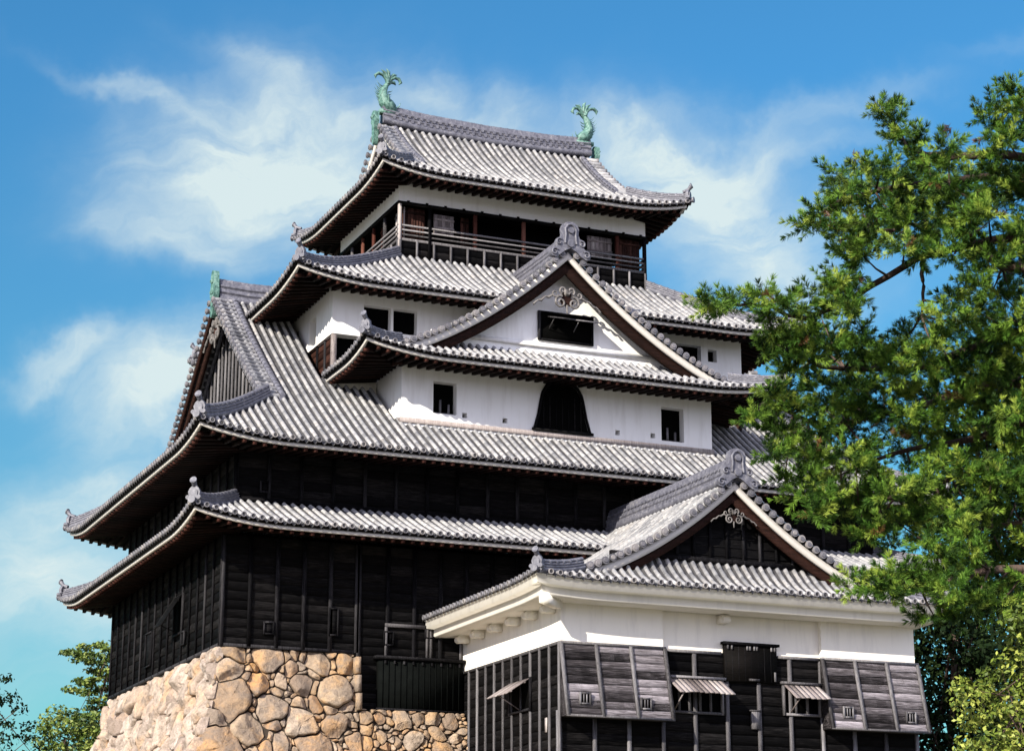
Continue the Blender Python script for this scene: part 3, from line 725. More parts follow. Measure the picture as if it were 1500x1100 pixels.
for xv, o, nm in ((XG, (-1, 0), 0), (XG2, (1, 0), 1)):
    gable(R2, (xv, RY), o, zs2, RY-y0-hs-.15, out=.05, wall_in=.85, wall_z0=zf2(hs+.6)-.1, wall='black', verge=.75, battens=.5, pend=1.35, pend_dz=-1.25, verge_mat='brown', board='brown', t_wall=6.3)
    e_ = 4.3 if nm == 0 else 21.8
    P = [(xv+.25*(-o[0]), RY, 26.45), ((xv+e_)/2, RY, 26.40), (e_+.3*(-o[0])*1, RY, 26.45)]
    ridge('main_ridge', P if nm == 0 else P[::-1], .42, .72, R2, .11)
    g = MB(); X = xv+.18*(-o[0]); ox = np.array([o[0], 0, 0.])
    half = [(0, 1.25), (.14, 1.2), (.22, 1.05), (.22, .6), (.28, .45), (.28, .2), (.17, .1), (.15, -.55), (.06, -.66), (0, -.66)]
    out = half+[(-x, y) for x, y in half[1:-1]][::-1]
    g.prism(np.array(out), np.array([X, RY, 26.35]), (0, 1, 0), (0, 0, 1), ox, .22)
    for yy, zz in ((-.09, .8), (.09, .8), (-.1, .35), (.1, .35)): scroll(g, (X+o[0]*.24, RY+yy, 26.35+zz), (0, 1, 0), (0, 0, 1), (1, 0, 0), .09, 1.2, 0, 1 if yy > 0 else -1, .03, .03)
    g.build('ridge_end_plate', 'copper', R2)
    for sy in (-1, 1):
        yc = y0 if sy < 0 else y1; xc = x0 if nm == 0 else x1
        P = []
        for t in np.linspace(.03, 1.08, 14):
            x = xc+(xv-xc)*t; y = yc-sy*hs*t
            F = FF; q = hs*t; u = abs(x-xc); P.append((x, y, F.z(u, q)+.05))
        ridge('hip_ridge', P, .32, .30, R2, .10)
        hip_end('hip_end_tile', np.array(P[0])+(0, 0, .06), (xc-xv, yc-(yc-sy*hs)), R2, 1.05)
        # descending ridge beside the verge
        P = [(xv-o[0]*.78, RY+sy*t, zs2(t)+.06) for t in np.linspace(.35, RY-y0-hs-.1, 14)]
        ridge('descending_ridge', P, .20, .10, R2, .11)

# ---- upper storey with plaster and shutters (behind the dormer)
w4 = MB(); fx0, fx1, fy0, fy1 = 4.45, 21.55, 2.5, 13.5
WZ0, WZ1 = 23.92, 26.3
wall_holes(w4, (fx0, fy0), (1, 0), (0, -1), fx1-fx0, WZ0, WZ1, [(1.22, 2.28, 24.25, 25.15), (2.38, 3.32, 24.2, 25.15), (15.6, 16.0, 24.6, 25.1), (14.1, 15.3, 24.3, 25.2)])
wall_holes(w4, (fx0, fy1), (0, -1), (-1, 0), fy1-fy0, WZ0, WZ1, [(8.3, 9.1, 24.0, 25.1), (6.2, 7.0, 24.0, 25.1), (3, 4, 24., 25.1)])
wall_holes(w4, (fx1, fy0), (0, 1), (1, 0), fy1-fy0, WZ0, WZ1, []); wall_holes(w4, (fx1, fy1), (-1, 0), (0, 1), fx1-fx0, WZ0, WZ1, [])
w4.add([(fx0, fy0, WZ0), (fx1, fy0, WZ0), (fx1, fy1, WZ0), (fx0, fy1, WZ0)], [(0, 3, 2, 1)])
w4.build('plaster_wall', ['plaster', 'dark'], keep)
lw = MB(); q = .14
boards(lw, (fx0+q, fy1), (0, -1), (-1, 0), fy1-fy0-q, 20.9, WZ0, .31, .9, .1, off=5)
boards(lw, (fx1-q, fy0), (0, 1), (1, 0), fy1-fy0, 20.9, WZ0, .31, 1.0, .1)
lw.bx(fx0+q+.03, fx1-q, fy0+.5, fy0+.55, 20.7, WZ0, 2)
lw.bx(fx0+.02, fx0+.20, fy0+.02, fy0+.2, 20.9, WZ0-.004, 3)
for x in (1.55, 2.6): lw.bx(fx0+x, fx0+x+.12, fy0+.1, fy0+.22, 20.9, WZ0-.004, 1)
lw.bx(fx0+.2, fx0+4, fy0+.08, fy0+.25, 22.55, 22.7, 1)
lw.build('shutter_wall', ['brown', 'batten', 'dark', 'pale'], keep)
sill = MB(); sill.bx(fx0+.05, 6.2, fy0-.02, fy0+.49, 21.35, 22.30); sill.build('parapet', 'cream', keep)

R3 = skirt('third_roof', (2.45, 23.55, .7, 15.3), (7.7, 18.42, 4.5, 11.5), 25.52, 27.97, .22, dep=1.9)

# ---- the front dormer
bx0, bx1, by = 6.27, 18.75, 0.0
w3 = MB()
BW = [(7.48-bx0, 8.38-bx0, 20.62, 21.80), (16.62-bx0, 17.57-bx0, 20.50, 21.80)]
BS = [(8.60, 20.55), (10.17, 20.52), (14.70, 20.52), (16.16, 20.55)]
wall_holes(w3, (bx0, by), (1, 0), (0, -1), bx1-bx0, 20.0, 22.75, BW+[(a-bx0, a+.19-bx0, z, z+.19) for a, z in BS], .35)
wall_holes(w3, (bx0, 3.2), (0, -1), (-1, 0), 3.2, 20.0, 22.75, []); wall_holes(w3, (bx1, by), (0, 1), (1, 0), 3.2, 20.0, 22.75, [])
w3.build('dormer_wall', ['plaster', 'dark'], keep)
tr = MB(); tr.bx(bx0-.06, bx1+.06, -.06, -.003, 20.16, 20.34); tr.bx(bx0-.06, bx0-.003, -.003, 3.0, 20.16, 20.34); tr.build('wall_base_board', 'pale', keep)
for a, z0 in ((7.48, 20.62), (16.62, 20.50)):
    bars = MB()
    for i in (0.32, .68): bars.bx(a+.9*i, a+.9*i+.07, .12, .19, z0, z0+.55 if i < .5 else z0+.4)
    bars.bx(a, a+.9, .08, .118, z0-.0, z0+.05)
    bars.build('window_bars', 'greyb', keep)
# bell-shaped window
bell = [(-1.06, 0), (-1.02, .12), (-.90, .55), (-.82, 1.0), (-.74, 1.35), (-.58, 1.62), (-.36, 1.78), (-.15, 1.84), (0, 1.92)]
bell = bell+[(-x, y) for x, y in bell[:-1]][::-1]
bw_ = MB(); c = np.array([12.53, 0, 20.44])
bw_.prism(np.array(bell)[::-1], c+(0, -.012, 0), (1, 0, 0), (0, 0, 1), (0, -1, 0), .02, m=1)
outer = [tuple(c+np.array([x*1.06, -.05, y*1.03])) for x, y in bell]
bw_.tube(outer, .06, 6, 0, up=(0, 1, 0)); bw_.bx(11.3, 13.76, -.12, -.062, 20.36, 20.46, 0)
for i in range(-3, 4): bw_.bx(12.53+i*.25-.02, 12.53+i*.25+.02, -.06, -.033, 20.47, 21.7, 0)
bw_.build('bell_window', ['black', 'dark'], keep)
# dormer roof, ridge running to the keep
DX = 12.48; dx0, dx1, dy0 = 4.15, 20.9, -2.0; dze = 22.24; fd = quad_poly(.22, .0445)
zfd = lambda q: dze+(fd(q) if q > 0 else .22*q)
FT = (5.85, -.80); kx = FT[0]-dx0; ky = FT[1]-dy0; kk = kx/ky
zsk = lambda q: zfd(q*kk)
Ld = 5.2-dy0
sm_l = lambda u: (Ld-u)*kk if (Ld-u) < ky else DX-dx0-.05        # left face: u runs from back to front
sm_r = lambda u: u*kk if u < ky else DX-dx0-.05
def back_cut(y, s):                                              # where the main keep walls and roof swallow the slope
    return s
mb = MB(); fa = MB(); so_ = MB()
Fl = Face((dx0, 5.2), (0, -1), (1, 0), Ld, zfd, sm_l, lift=(False, True)); Fr = Face((dx1, dy0), (0, 1), (-1, 0), Ld, zfd, sm_r, lift=(True, False))
Wd = dx1-dx0
Ff = Face((dx0, dy0), (1, 0), (0, 1), Wd, zsk, lambda u: min(u/kk, (Wd-u)/kk, 2.45))
class Cut(Face): pass
# the left eave stops at the keep wall: keep only the stretch in front of y = 2.4
Fl = Face((dx0, 2.45), (0, -1), (1, 0), 2.45-dy0, zfd, lambda u: ((2.45-dy0-u)*kk if (2.45-dy0-u) < ky else DX-dx0-.05), lift=(False, True), ld=2.6)
Fr = Face((dx1, dy0), (0, 1), (-1, 0), 2.45-dy0, zfd, sm_r, lift=(True, False), ld=2.6)
Fl2 = Face((dx0, 5.2), (0, -1), (1, 0), 2.75, zfd, lambda u: DX-dx0-.05, lift=(False, False)); Fr2 = Face((dx1, 2.45), (0, 1), (-1, 0), 2.75, zfd, lambda u: DX-dx0-.05, lift=(False, False))
class Sub:
    pass
for F in (Fl, Ff, Fr): tiles(mb, F); eave((fa, so_), F, depth=1.95, rise=.25)
def upper_tiles(mb, F, s0):
    """slope tiles from distance s0 up (the part above the keep's own roof)"""
    G = Face(F.P+F.n*s0, F.e, F.n, F.L, lambda q: F.zf(q+s0), lambda u: F.smax(u)-s0, lift=(False, False)); tiles(mb, G, caps=False)
upper_tiles(mb, Fl2, 4.6); upper_tiles(mb, Fr2, 4.6)
RD = mb.build('dormer_roof', ['tile', 'pan', 'disc'], keep)
fa.build('eave_fascia', 'fascia', RD); so_.build('eave_rafters', ['soffit', 'rafter', 'lit_rafter_end'], RD)
zsd = lambda t: zfd(DX-dx0-t)
gable(RD, (DX, FT[1]), (0, -1), zsd, DX-FT[0]-.1, out=.05, wall_in=1.0, wall_z0=zsk(2.0)-.05, wall='plaster', verge=.6, board_h=.50, pend=1.15, pend_dz=-1.75, t_wall=DX-FT[0]-1.6)
ridge('main_ridge', [(DX, FT[1]+.1, zsd(0)+.02), (DX, 2.2, zsd(0)-.03), (DX, 4.9, zsd(0)-.02)], .42, .55, RD, .11)
oni('gable_ogre_tile', (DX, FT[1]-.1, zsd(0)-.16), (0, -1), RD, 1.15)
for sx in (-1, 1):
    xc = dx0 if sx < 0 else dx1; P = []
    for t in np.linspace(.03, 1.05, 10):
        x = xc-sx*kx*t; y = dy0+ky*t; P.append((x, y, Ff.z(abs(x-xc) if sx < 0 else Wd-abs(x-xc), y-dy0)+.05))
    ridge('hip_ridge', P, .28, .24, RD, .09)
    hip_end('hip_end_tile', np.array(P[0])+(0, 0, .05), (sx*kx, -ky), RD, .95)
# small window with shutters in the dormer gable
gwn = MB(); yg = FT[1]+.95
gwn.bx(11.69, 13.79, yg-.08, yg-.02, 23.90, 24.92, 1)
gwn.bx(11.62, 11.71, yg-.14, yg-.03, 23.85, 24.97); gwn.bx(13.77, 13.86, yg-.14, yg-.03, 23.85, 24.97); gwn.bx(11.72, 13.76, yg-.14, yg-.03, 23.85, 23.91); gwn.bx(11.72, 13.76, yg-.14, yg-.03, 24.91, 24.97)
gw_o = gwn.build('gable_window', ['batten', 'dark'], keep)
sh = MB()
for a, b_ in ((11.95, 12.8), (12.95, 13.85)):
    sh.box(((a+b_)/2, yg-.45, 24.66), (b_-a, .75, .04), [(1, 0, 0), (0, .95, .3), (0, -.3, .95)]); sh.beam((a+.1, yg-.6, 24.58), (a+.1, yg-.1, 24.3), .03, .03)
sh.build('shutter', 'greyb', gw_o)
dl = MB()
dl.bx(7.4, 17.7, yg-.10, yg-.02, 23.58, 23.74); dl.build('gable_sill', 'plaster', RD)

# ---- top storey: open gallery
tx0, tx1, ty0, ty1 = 7.72, 18.40, 4.5, 11.5
tw = MB()
wall_holes(tw, (tx0, ty0), (1, 0), (0, -1), tx1-tx0, 30.18, 31.6, []); wall_holes(tw, (tx0, ty1), (0, -1), (-1, 0), ty1-ty0, 30.18, 31.6, [])
wall_holes(tw, (tx1, ty0), (0, 1), (1, 0), ty1-ty0, 30.18, 31.6, []); wall_holes(tw, (tx1, ty1), (-1, 0), (0, 1), tx1-tx0, 30.18, 31.6, [])
tw.add([(tx0, ty0, 30.18), (tx1, ty0, 30.18), (tx1, ty1, 30.18), (tx0, ty1, 30.18)], [(0, 3, 2, 1)], m=1)
tw.build('plaster_band', ['plaster', 'dark'], keep)
dd = MB()
boards(dd, (tx0+.05, ty0+.05), (1, 0), (0, -1), tx1-tx0-.1, 27.75, 28.62, .29, .72, .075, bproj=.07); boards(dd, (tx0+.05, ty1), (0, -1), (-1, 0), ty1-ty0-.05, 27.75, 28.62, .29, .72, .075, bproj=.07)
boards(dd, (tx1-.05, ty0+.05), (0, 1), (1, 0), ty1-ty0-.05, 27.75, 28.62, .29, .72, .075, bproj=.07)
dd.build('gallery_dado', ['black', 'greyb'], keep)
inn = MB()
inn.bx(tx0+1.1, tx1-1.1, ty0+1.1, ty1-1.1, 27.9, 30.17, 0); inn.bx(tx0+.1, tx1-.1, ty0+.1, ty1-.1, 28.5, 28.6, 0)
inn.build('inner_room', 'dark', keep)
rl = MB()
for z, h in ((28.66, .10), (28.86, .055), (29.05, .055), (29.24, .06)):
    rl.bx(tx0-.03, tx1+.03, ty0-.02, ty0+.06, z-h/2, z+h/2); rl.bx(tx0-.02, tx0+.06, ty0+.065, ty1, z-h/2, z+h/2); rl.bx(tx1-.06, tx1+.02, ty0+.065, ty1, z-h/2, z+h/2)
rl.build('railing', 'greyb', keep)
hd = MB(); hd.bx(tx0-.06, tx1+.06, ty0-.06, ty0+.08, 30.10, 30.20); hd.bx(tx0-.06, tx0+.08, ty0+.085, ty1, 30.10, 30.20); hd.bx(tx1-.08, tx1+.06, ty0+.085, ty1, 30.10, 30.20)
for i in range(14):
    x = tx0+.3+i*.775; hd.bx(x, x+.1, ty0-.12, ty0-.063, 30.13, 30.23)
hd.build('head_beam', 'black', keep)
PX = [10.94, 13.02, 15.10, 17.16]
for x in (tx0+.04, tx0+1.28, tx1-.04): 
    p = MB(); p.bx(x-.06, x+.06, ty0-.04, ty0+.1, 27.8, 30.098); p.build('gallery_post', 'pale' if x < 8 else 'batten', keep)
for x in PX:
    p = MB(); p.bx(x-.07, x+.07, ty0+.03, ty0+.17, 28.6, 30.098); p.build('gallery_post', 'red', keep)
    for dz in (0, .19, .38): 
        pass
for y in (6.3, 7.6, 8.9, 10.2, 11.4):
    p = MB(); p.bx(tx0+.02, tx0+.14, y-.06, y+.06, 27.8, 30.098); p.build('gallery_post', 'red' if y in (7.6, 8.9) else 'greyb', keep)
def panel(x0_, x1_, y, z0_, z1_, mt, n, side=False):
    p = MB()
    for i in range(n):
        a = x0_+(x1_-x0_)*i/n; b_ = x0_+(x1_-x0_)*(i+.93)/n; q = RNG.uniform(0, .012)
        if side: p.bx(y-q, y+.04, a, b_, z0_, z1_)
        else: p.bx(a, b_, y-q, y+.04, z0_, z1_)
    for z in (z0_+.25, z1_-.2):
        if side: p.bx(y-.04, y-.015, x0_, x1_, z-.04, z+.04)
        else: p.bx(x0_, x1_, y-.04, y-.015, z-.04, z+.04)
    return p.build('shutter', mt, keep)
panel(tx0+.12, tx0+1.2, ty0+.3, 28.7, 30.09, 'brown', 9); panel(9.3, 10.15, ty0+.35, 29.2, 30.0, 'pale', 5)
panel(15.95, 17.05, ty0+.35, 29.2, 30.05, 'pale', 6); panel(17.25, tx1-.12, ty0+.3, 28.7, 30.09, 'brown', 9); panel(10.5, 10.85, ty0+.5, 28.7, 30.09, 'brown', 3)
panel(4.75, 5.7, tx0+.3, 28.7, 30.09, 'pale', 5, True); panel(7.2, 7.5, tx0+.35, 28.7, 30.09, 'red', 2, True)

# ---- top roof: hip and gable
x0, x1, y0, y1 = 6.30, 19.50, 2.65, 13.35; ze5 = 30.86; f5 = quad_poly(.45, .0525); zf5 = lambda q: ze5+(f5(q) if q > 0 else .45*q)
hs5 = 1.75; XA, XB = x0+hs5, x1-hs5; LW5 = y1-y0
def sm5(u):
    if u < hs5: return u
    if u > x1-x0-hs5: return x1-x0-u
    return RY-y0-.05
sm5s = lambda u: min(u, LW5-u, hs5+.6)
mb = MB(); fa = MB(); so_ = MB()
F5F = rect_face('front', (x0, x1, y0, y1), zf5, sm5, la=.40, ld=3.0)
for sd_, sm, t in (('front', sm5, TLEN), ('left', sm5s, TLEN), ('back', sm5, .6), ('right', sm5s, .6)):
    F = rect_face(sd_, (x0, x1, y0, y1), zf5, sm, la=.40, ld=3.0); tiles(mb, F, tl=t); eave((fa, so_), F, depth=1.8, rise=.3)
R5 = mb.build('top_roof', ['tile', 'pan', 'disc'], keep)
fa.build('eave_fascia', 'fascia', R5); so_.build('eave_rafters', ['soffit', 'rafter', 'lit_rafter_end'], R5)
zs5 = lambda t: zf5(RY-y0-t)
P = [(XA+.15, RY, zs5(0)+.16), (XA+2, RY, zs5(0)+.02), ((XA+XB)/2, RY, zs5(0)-.04), (XB-2, RY, zs5(0)+.02), (XB-.15, RY, zs5(0)+.16)]
Pc = [(x, RY, np.interp(x, [p[0] for p in P], [p[2] for p in P])) for x in np.linspace(P[0][0], P[-1][0], 15)]
def roundels5(st):
    for x in np.arange(XA+.6, XB-.6, .27):
        z = np.interp(x, [p[0] for p in P], [p[2] for p in P])
        for dz in (.17, .37):
            for sy in (-1, 1): st.tube([(x+(.13 if dz > .2 else 0), RY+sy*.10, z+dz), (x+(.13 if dz > .2 else 0), RY+sy*.245, z+dz)], .07, 7)
ridge('main_ridge', Pc, .46, .62, R5, .12, roundels5)
def fish(p, inward):
    """copper dolphin-fish: head on the ridge, body rearing up, spread tail"""
    mb = MB(); p = np.asarray(p, float); X = np.array([inward, 0, 0.0]); Z = np.array([0, 0, 1.0]); Y = np.array([0, 1.0, 0])
    q = lambda x, z, y=0: p+(X*x+Z*z+Y*y)*.98
    C = [(.42, .10), (.30, .20), (.12, .30), (-.05, .48), (-.13, .72), (-.10, .98), (.0, 1.20), (.08, 1.36)]
    mb.tube([q(*c) for c in C], [.14, .27, .34, .31, .25, .19, .14, .09], 10, flat=.8, up=(0, 1, 0))
    # lower jaw, brow, whisker
    mb.tube([q(.50, .02), q(.34, .06), q(.1, .12)], [.05, .10, .12], 8, flat=1.1, up=(0, 1, 0))
    mb.tube([q(.52, .22), q(.40, .27), q(.28, .27)], [.04, .07, .06], 7, up=(0, 1, 0))
    for sy in (-1, 1):
        mb.tube([q(.30, .30, sy*.12), q(.32, .33, sy*.16), q(.34, .36, sy*.17)], [.05, .06, .02], 7)
        mb.tube([q(.12, .30, sy*.2), q(.02, .50, sy*.34), q(-.02, .72, sy*.38)], [.07, .09, .02], 6, flat=.4)
        mb.tube([q(.40, .18, sy*.1), q(.55, .30, sy*.16), q(.60, .46, sy*.16)], [.03, .025, .01], 5)
    for i, (x, z) in enumerate(((-.22, .30), (-.28, .46), (-.33, .62), (-.33, .78), (-.29, .93), (-.22, 1.07))):
        mb.tube([q(x+.10, z-.02), q(x-.02, z+.03), q(x-.12, z+.12)], [.06, .045, .006], 5, flat=.5, up=(0, 1, 0)); mb.tube([q(x+.06, z+.08), q(x-.08, z+.16), q(x-.20, z+.30)], [.045, .03, .004], 5, flat=.5, up=(0, 1, 0))
    for i, (x, z) in enumerate(((.10, .66), (.13, .80), (.16, .94))):
        mb.tube([q(x-.06, z), q(x+.06, z+.03), q(x+.14, z+.10)], [.05, .035, .006], 5, flat=.5, up=(0, 1, 0))
    tails = [[(.06, 1.28), (-.02, 1.50), (-.16, 1.66), (-.36, 1.70), (-.50, 1.58), (-.48, 1.44)], [(.08, 1.30), (.04, 1.56), (-.06, 1.78), (-.24, 1.90)],
             [(.08, 1.30), (.12, 1.60), (.10, 1.84), (.0, 1.98)], [(.08, 1.30), (.22, 1.52), (.40, 1.64), (.58, 1.60), (.66, 1.44), (.56, 1.34)], [(.08, 1.30), (.18, 1.58), (.34, 1.76), (.50, 1.78)], [(.06, 1.26), (.24, 1.42), (.38, 1.42), (.46, 1.32)]]
    for i, T in enumerate(tails):
        n = len(T); mb.tube([q(x, z, (i-2.5)*.02) for x, z in T], [.11]+[.095]*(n-2)+[.012], 7, flat=.7, up=(0, 1, 0))
    mb.box(q(.12, .0), (.8, .36, .16))
    return mb.build('ridge_fish', 'copper', R5, smooth=True)
fish((XA+.30, RY, zs5(0)+.56), 1); fish((XB-.30, RY, zs5(0)+.60), -1)
for xv, o in ((XA, -1), (XB, 1)):
    gable(R5, (xv, RY), (o, 0), zs5, RY-y0-hs5-.1, out=.05, wall_in=.6, wall_z0=zf5(hs5+.5)-.1, wall='black', verge=.6, battens=.5, pend=.7, pend_dz=-.8, verge_mat='fascia', board='brown', t_wall=RY-y0-hs5-.6)
    g = MB(); X = xv+.12*o
    half = [(0, .50), (.14, .46), (.22, .36), (.2, .2), (.26, .05), (.14, -.1), (.13, -.75), (.05, -.95), (0, -1.0)]
    out = half+[(-x, y) for x, y in half[1:-1]][::-1]
    g.prism(np.array(out), np.array([X-.08*o, RY, zs5(0)+.05]), (0, 1, 0), (0, 0, 1), (o, 0, 0), .2)
    for sy in (-1, 1): scroll(g, (X+o*.14, RY+sy*.11, zs5(0)+.28), (0, sy, 0), (0, 0, 1), (1, 0, 0), .08, 1.2, 0, 1, .03, .03)
    g.build('ridge_end_plate', 'copper', R5)
    for sy in (-1, 1):
        yc = y0 if sy < 0 else y1; xc = x0 if o < 0 else x1; P = []
        for t in np.linspace(.03, 1.08, 12):
            x = xc-o*hs5*t; y = yc-sy*hs5*t; P.append((x, y, F5F.z(hs5*t, hs5*t)+.05))
        ridge('hip_ridge', P, .28, .24, R5, .09)
        hip_end('hip_end_tile', np.array(P[0])+(0, 0, .05), (o, sy), R5, .95)
        P = [(xv-o*.62, RY+sy*t, zs5(t)+.06) for t in np.linspace(.35, RY-y0-hs5-.1, 12)]
        ridge('descending_ridge', P, .18, .08, R5, .10)

# ================================================================== entrance turret
tur = empty('entrance_turret', 'low entrance turret with front gable, white plaster band and weathered black boards', 'turret', (14.65, -4, 0))
def tpart(mb, name, mats, smooth=False, parent=None):
    o = mb.build(name, mats, tur if parent is None else parent, smooth)
    return o
ux0, ux1, uy0 = 8.65, 21.75, -8.2; uyc = -8.02
BZ = 11.40
pl = MB()
wall_holes(pl, (ux0, -.04), (0, -1), (-1, 0), -.04-uy0, BZ, 13.3, []); wall_holes(pl, (ux1, uy0), (0, 1), (1, 0), -.04-uy0, BZ, 13.3, [])
for a, b_, y in ((ux0, 12.25, uy0), (12.25, 18.12, uyc), (18.12, ux1, uy0)): wall_holes(pl, (a, y), (1, 0), (0, -1), b_-a, BZ, 13.3, [])
for x, k in ((12.25, 1), (18.12, -1)):
    q = [(x, uy0, BZ), (x, uyc, BZ), (x, uyc, 13.3), (x, uy0, 13.3)]; pl.add(q if k > 0 else q[::-1], [(0, 1, 2, 3)])
tpart(pl, 'plaster_band', ['cream', 'dark'])
bw2 = MB()
boards(bw2, (ux0, -.04), (0, -1), (-1, 0), -.04-uy0-.02, 4.6, BZ, .33, .74, .09, off=11)
boards(bw2, (12.25, uyc), (1, 0), (0, -1), 5.87, 4.6, BZ, .33, 1.18, .13, off=23)
boards(bw2, (ux0, uyc-.02), (1, 0), (0, -1), 3.6, 4.6, 9.3, .33, 1.18, .13, off=31); boards(bw2, (18.12, uyc-.02), (1, 0), (0, -1), 3.63, 4.6, 9.3, .33, 1.18, .13, off=37)
boards(bw2, (ux1, uyc), (0, 1), (1, 0), 7.8, 4.6, BZ, .33, .9, .1)
bw2.bx(ux0-.07, ux0+.05, uyc-.09, uyc+.05, 4.6, 9.3, 1)
bw2.bx(ux0-.075, ux0-.002, uy0+.02, -.06, BZ-.06, BZ+.03, 1)
for a, b_ in ((12.27, 14.4), (16.5, 18.1)): bw2.bx(a, b_, uyc-.10, uyc-.03, BZ-.07, BZ+.02, 1)
tpart(bw2, 'board_wall', ['black', 'greyb'])
def stone_drop(xa, xb):
    mb = MB(); z0, z1, ln = 9.08, BZ-.02, .52
    boards(mb, (xa, uy0-.02), (1, 0), (0, -1), xb-xa, z0, z1, .245, (xb-xa)/3, .12, lean=ln, bproj=.045, off=xa)
    for x, k in ((xa, -1), (xb, 1)):
        q = [(x, uyc+.02, z0), (x, uyc+.02, z1), (x, uy0-.02, z1), (x, uy0-.02-ln, z0)]; mb.add(q if k > 0 else q[::-1], [(0, 1, 2, 3)], (4, 4))
    mb.add([(xa, uyc, z0+.01), (xb, uyc, z0+.01), (xb, uy0-ln, z0+.01), (xa, uy0-ln, z0+.01)], [(0, 3, 2, 1)], (5, 5), 1)
    mb.bx(xa-.05, xb+.05, uy0-.09, uy0+.0, z1-.02, z1+.06, 1)
    mb.beam((xa-.05, uy0-ln-.05, z0), (xb+.05, uy0-ln-.05, z0), .08, .07, m=1)
    o = tpart(mb, 'stone_drop_box', ['grey', 'greyb'])
    return o
sd1 = stone_drop(ux0-.02, 12.27); sd2 = stone_drop(18.10, ux1+.05)
for x, z in ((9.25, 9.62), (11.35, 9.55), (18.75, 9.62), (21.15, 9.55)):
    mb = MB(); yy = uy0-.02-.52*(BZ-z)/(BZ-9.08)-.06
    mb.bx(x-.16, x+.16, yy-.02, yy+.03, z-.15, z+.15, 1)
    for k in (-1, 1): mb.bx(x+k*.17-.03, x+k*.17+.03, yy-.05, yy+.02, z-.19, z+.19); mb.bx(x-.14, x+.14, yy-.05, yy+.02, z+k*.16-.025, z+k*.16+.025)
    for q in (-.05, .05): mb.bx(x+q-.02, x+q+.02, yy-.04, yy-.022, z-.13, z+.13)
    tpart(mb, 'loophole', ['greyb', 'dark'])
# hatch, awnings
ht = MB(); ht.bx(14.5, 16.42, uyc-.16, uyc-.01, 10.5, 11.68, 0); ht.bx(14.42, 16.5, uyc-.24, uyc-.02, 11.68, 11.76, 1)
for i in range(8): ht.bx(14.52+i*.238, 14.53+i*.238, uyc-.168, uyc-.162, 10.52, 11.66, 1)
for x in (14.6, 14.75, 15.32, 15.42, 15.58, 15.68, 16.22, 16.34): ht.bx(x-.03, x+.03, uyc-.20, uyc-.162, 11.52, 11.65, 2)
ht.bx(15.35, 15.75, uyc-.2, uyc-.162, 10.53, 10.60, 2); ht.bx(16.30, 16.37, uyc-.19, uyc-.162, 10.55, 10.85, 2)
tpart(ht, 'hatch_door', ['soffit', 'batten', 'greyb'])
def awning(x0_, x1_, ztop, drop, out_, op):
    fr = MB()
    fr.bx(x0_, x1_, uyc-.05, uyc-.035, ztop-op, ztop, 1)
    fr.bx(x0_-.08, x0_, uyc-.14, uyc-.03, ztop-op-.08, ztop+.08); fr.bx(x1_, x1_+.08, uyc-.14, uyc-.03, ztop-op-.08, ztop+.08)
    fr.bx(x0_-.15, x1_+.15, uyc-.20, uyc-.03, ztop+.08, ztop+.16); fr.bx(x0_, x1_, uyc-.13, uyc-.03, ztop-op-.08, ztop-op)
    n = max(3, int((x1_-x0_)/.35))
    for i in range(1, n): fr.bx(x0_+(x1_-x0_)*i/n-.04, x0_+(x1_-x0_)*i/n+.04, uyc-.11, uyc-.05, ztop-op, ztop)
    fo = tpart(fr, 'window', ['greyb', 'dark'])
    sh = MB(); nb = int((x1_-x0_)/.17); d = np.array([0, -out_, -drop]); ln = np.linalg.norm(d); d /= ln; nn = np.array([0, -d[2], d[1]]); nn = nn if nn[2] > 0 else -nn
    for i in range(nb):
        a = x0_-.05+(x1_-x0_+.1)*(i+.5)/nb; l2 = ln*RNG.uniform(.96, 1.04)
        sh.box(np.array([a, uyc-.12, ztop+.06])+d*l2/2, ((x1_-x0_+.1)/nb*.93, l2, .035), [(1, 0, 0), d, nn])
    for t in (.25, .8): sh.box(np.array([(x0_+x1_)/2, uyc-.12, ztop+.02])+d*ln*t-nn*.01, (x1_-x0_, .06, .04), [(1, 0, 0), d, nn])
    sh.beam((x0_+.2, uyc-.1, ztop-op+.02), np.array([x0_+.2, uyc-.12, ztop+.03])+d*ln*.85, .035, .035)
    sh.build('awning_shutter', 'pale', fo)
    return fo
awning(12.45, 14.35, 10.42, .52, .85, .95); awning(16.72, 17.98, 10.42, .50, .75, .85)
lp = MB(); lp.bx(15.45, 15.75, uyc-.14, uyc-.03, 9.0, 9.55, 0); lp.bx(15.40, 15.80, uyc-.15, uyc-.03, 9.56, 9.61); tpart(lp, 'loophole', ['greyb', 'dark'])
wnd = prop_window(tur, (ux0, -4.35), (0, -1), (-1, 0), 1.65, .95, 9.55, 1.0, 'pale')
lt = MB(); lt.bx(ux0-.06, ux0-.03, -7.25, -7.1, 8.7, 9.15); tpart(lt, 'wall_tag', 'pale')

# turret roof
TXC = 14.65; rx0, rx1, ry0 = 7.2, 22.3, -9.6; tze = 13.20; ft = quad_poly(.12, .052); zft = lambda q: tze+(ft(q) if q > 0 else .2*q)
TF = (9.0, -8.90); kx = TF[0]-rx0; ky = TF[1]-ry0; kt = kx/ky; zskt = lambda q: zft(q*kt)
YE = -.05; Lt = YE-ry0; Wt = rx1-rx0
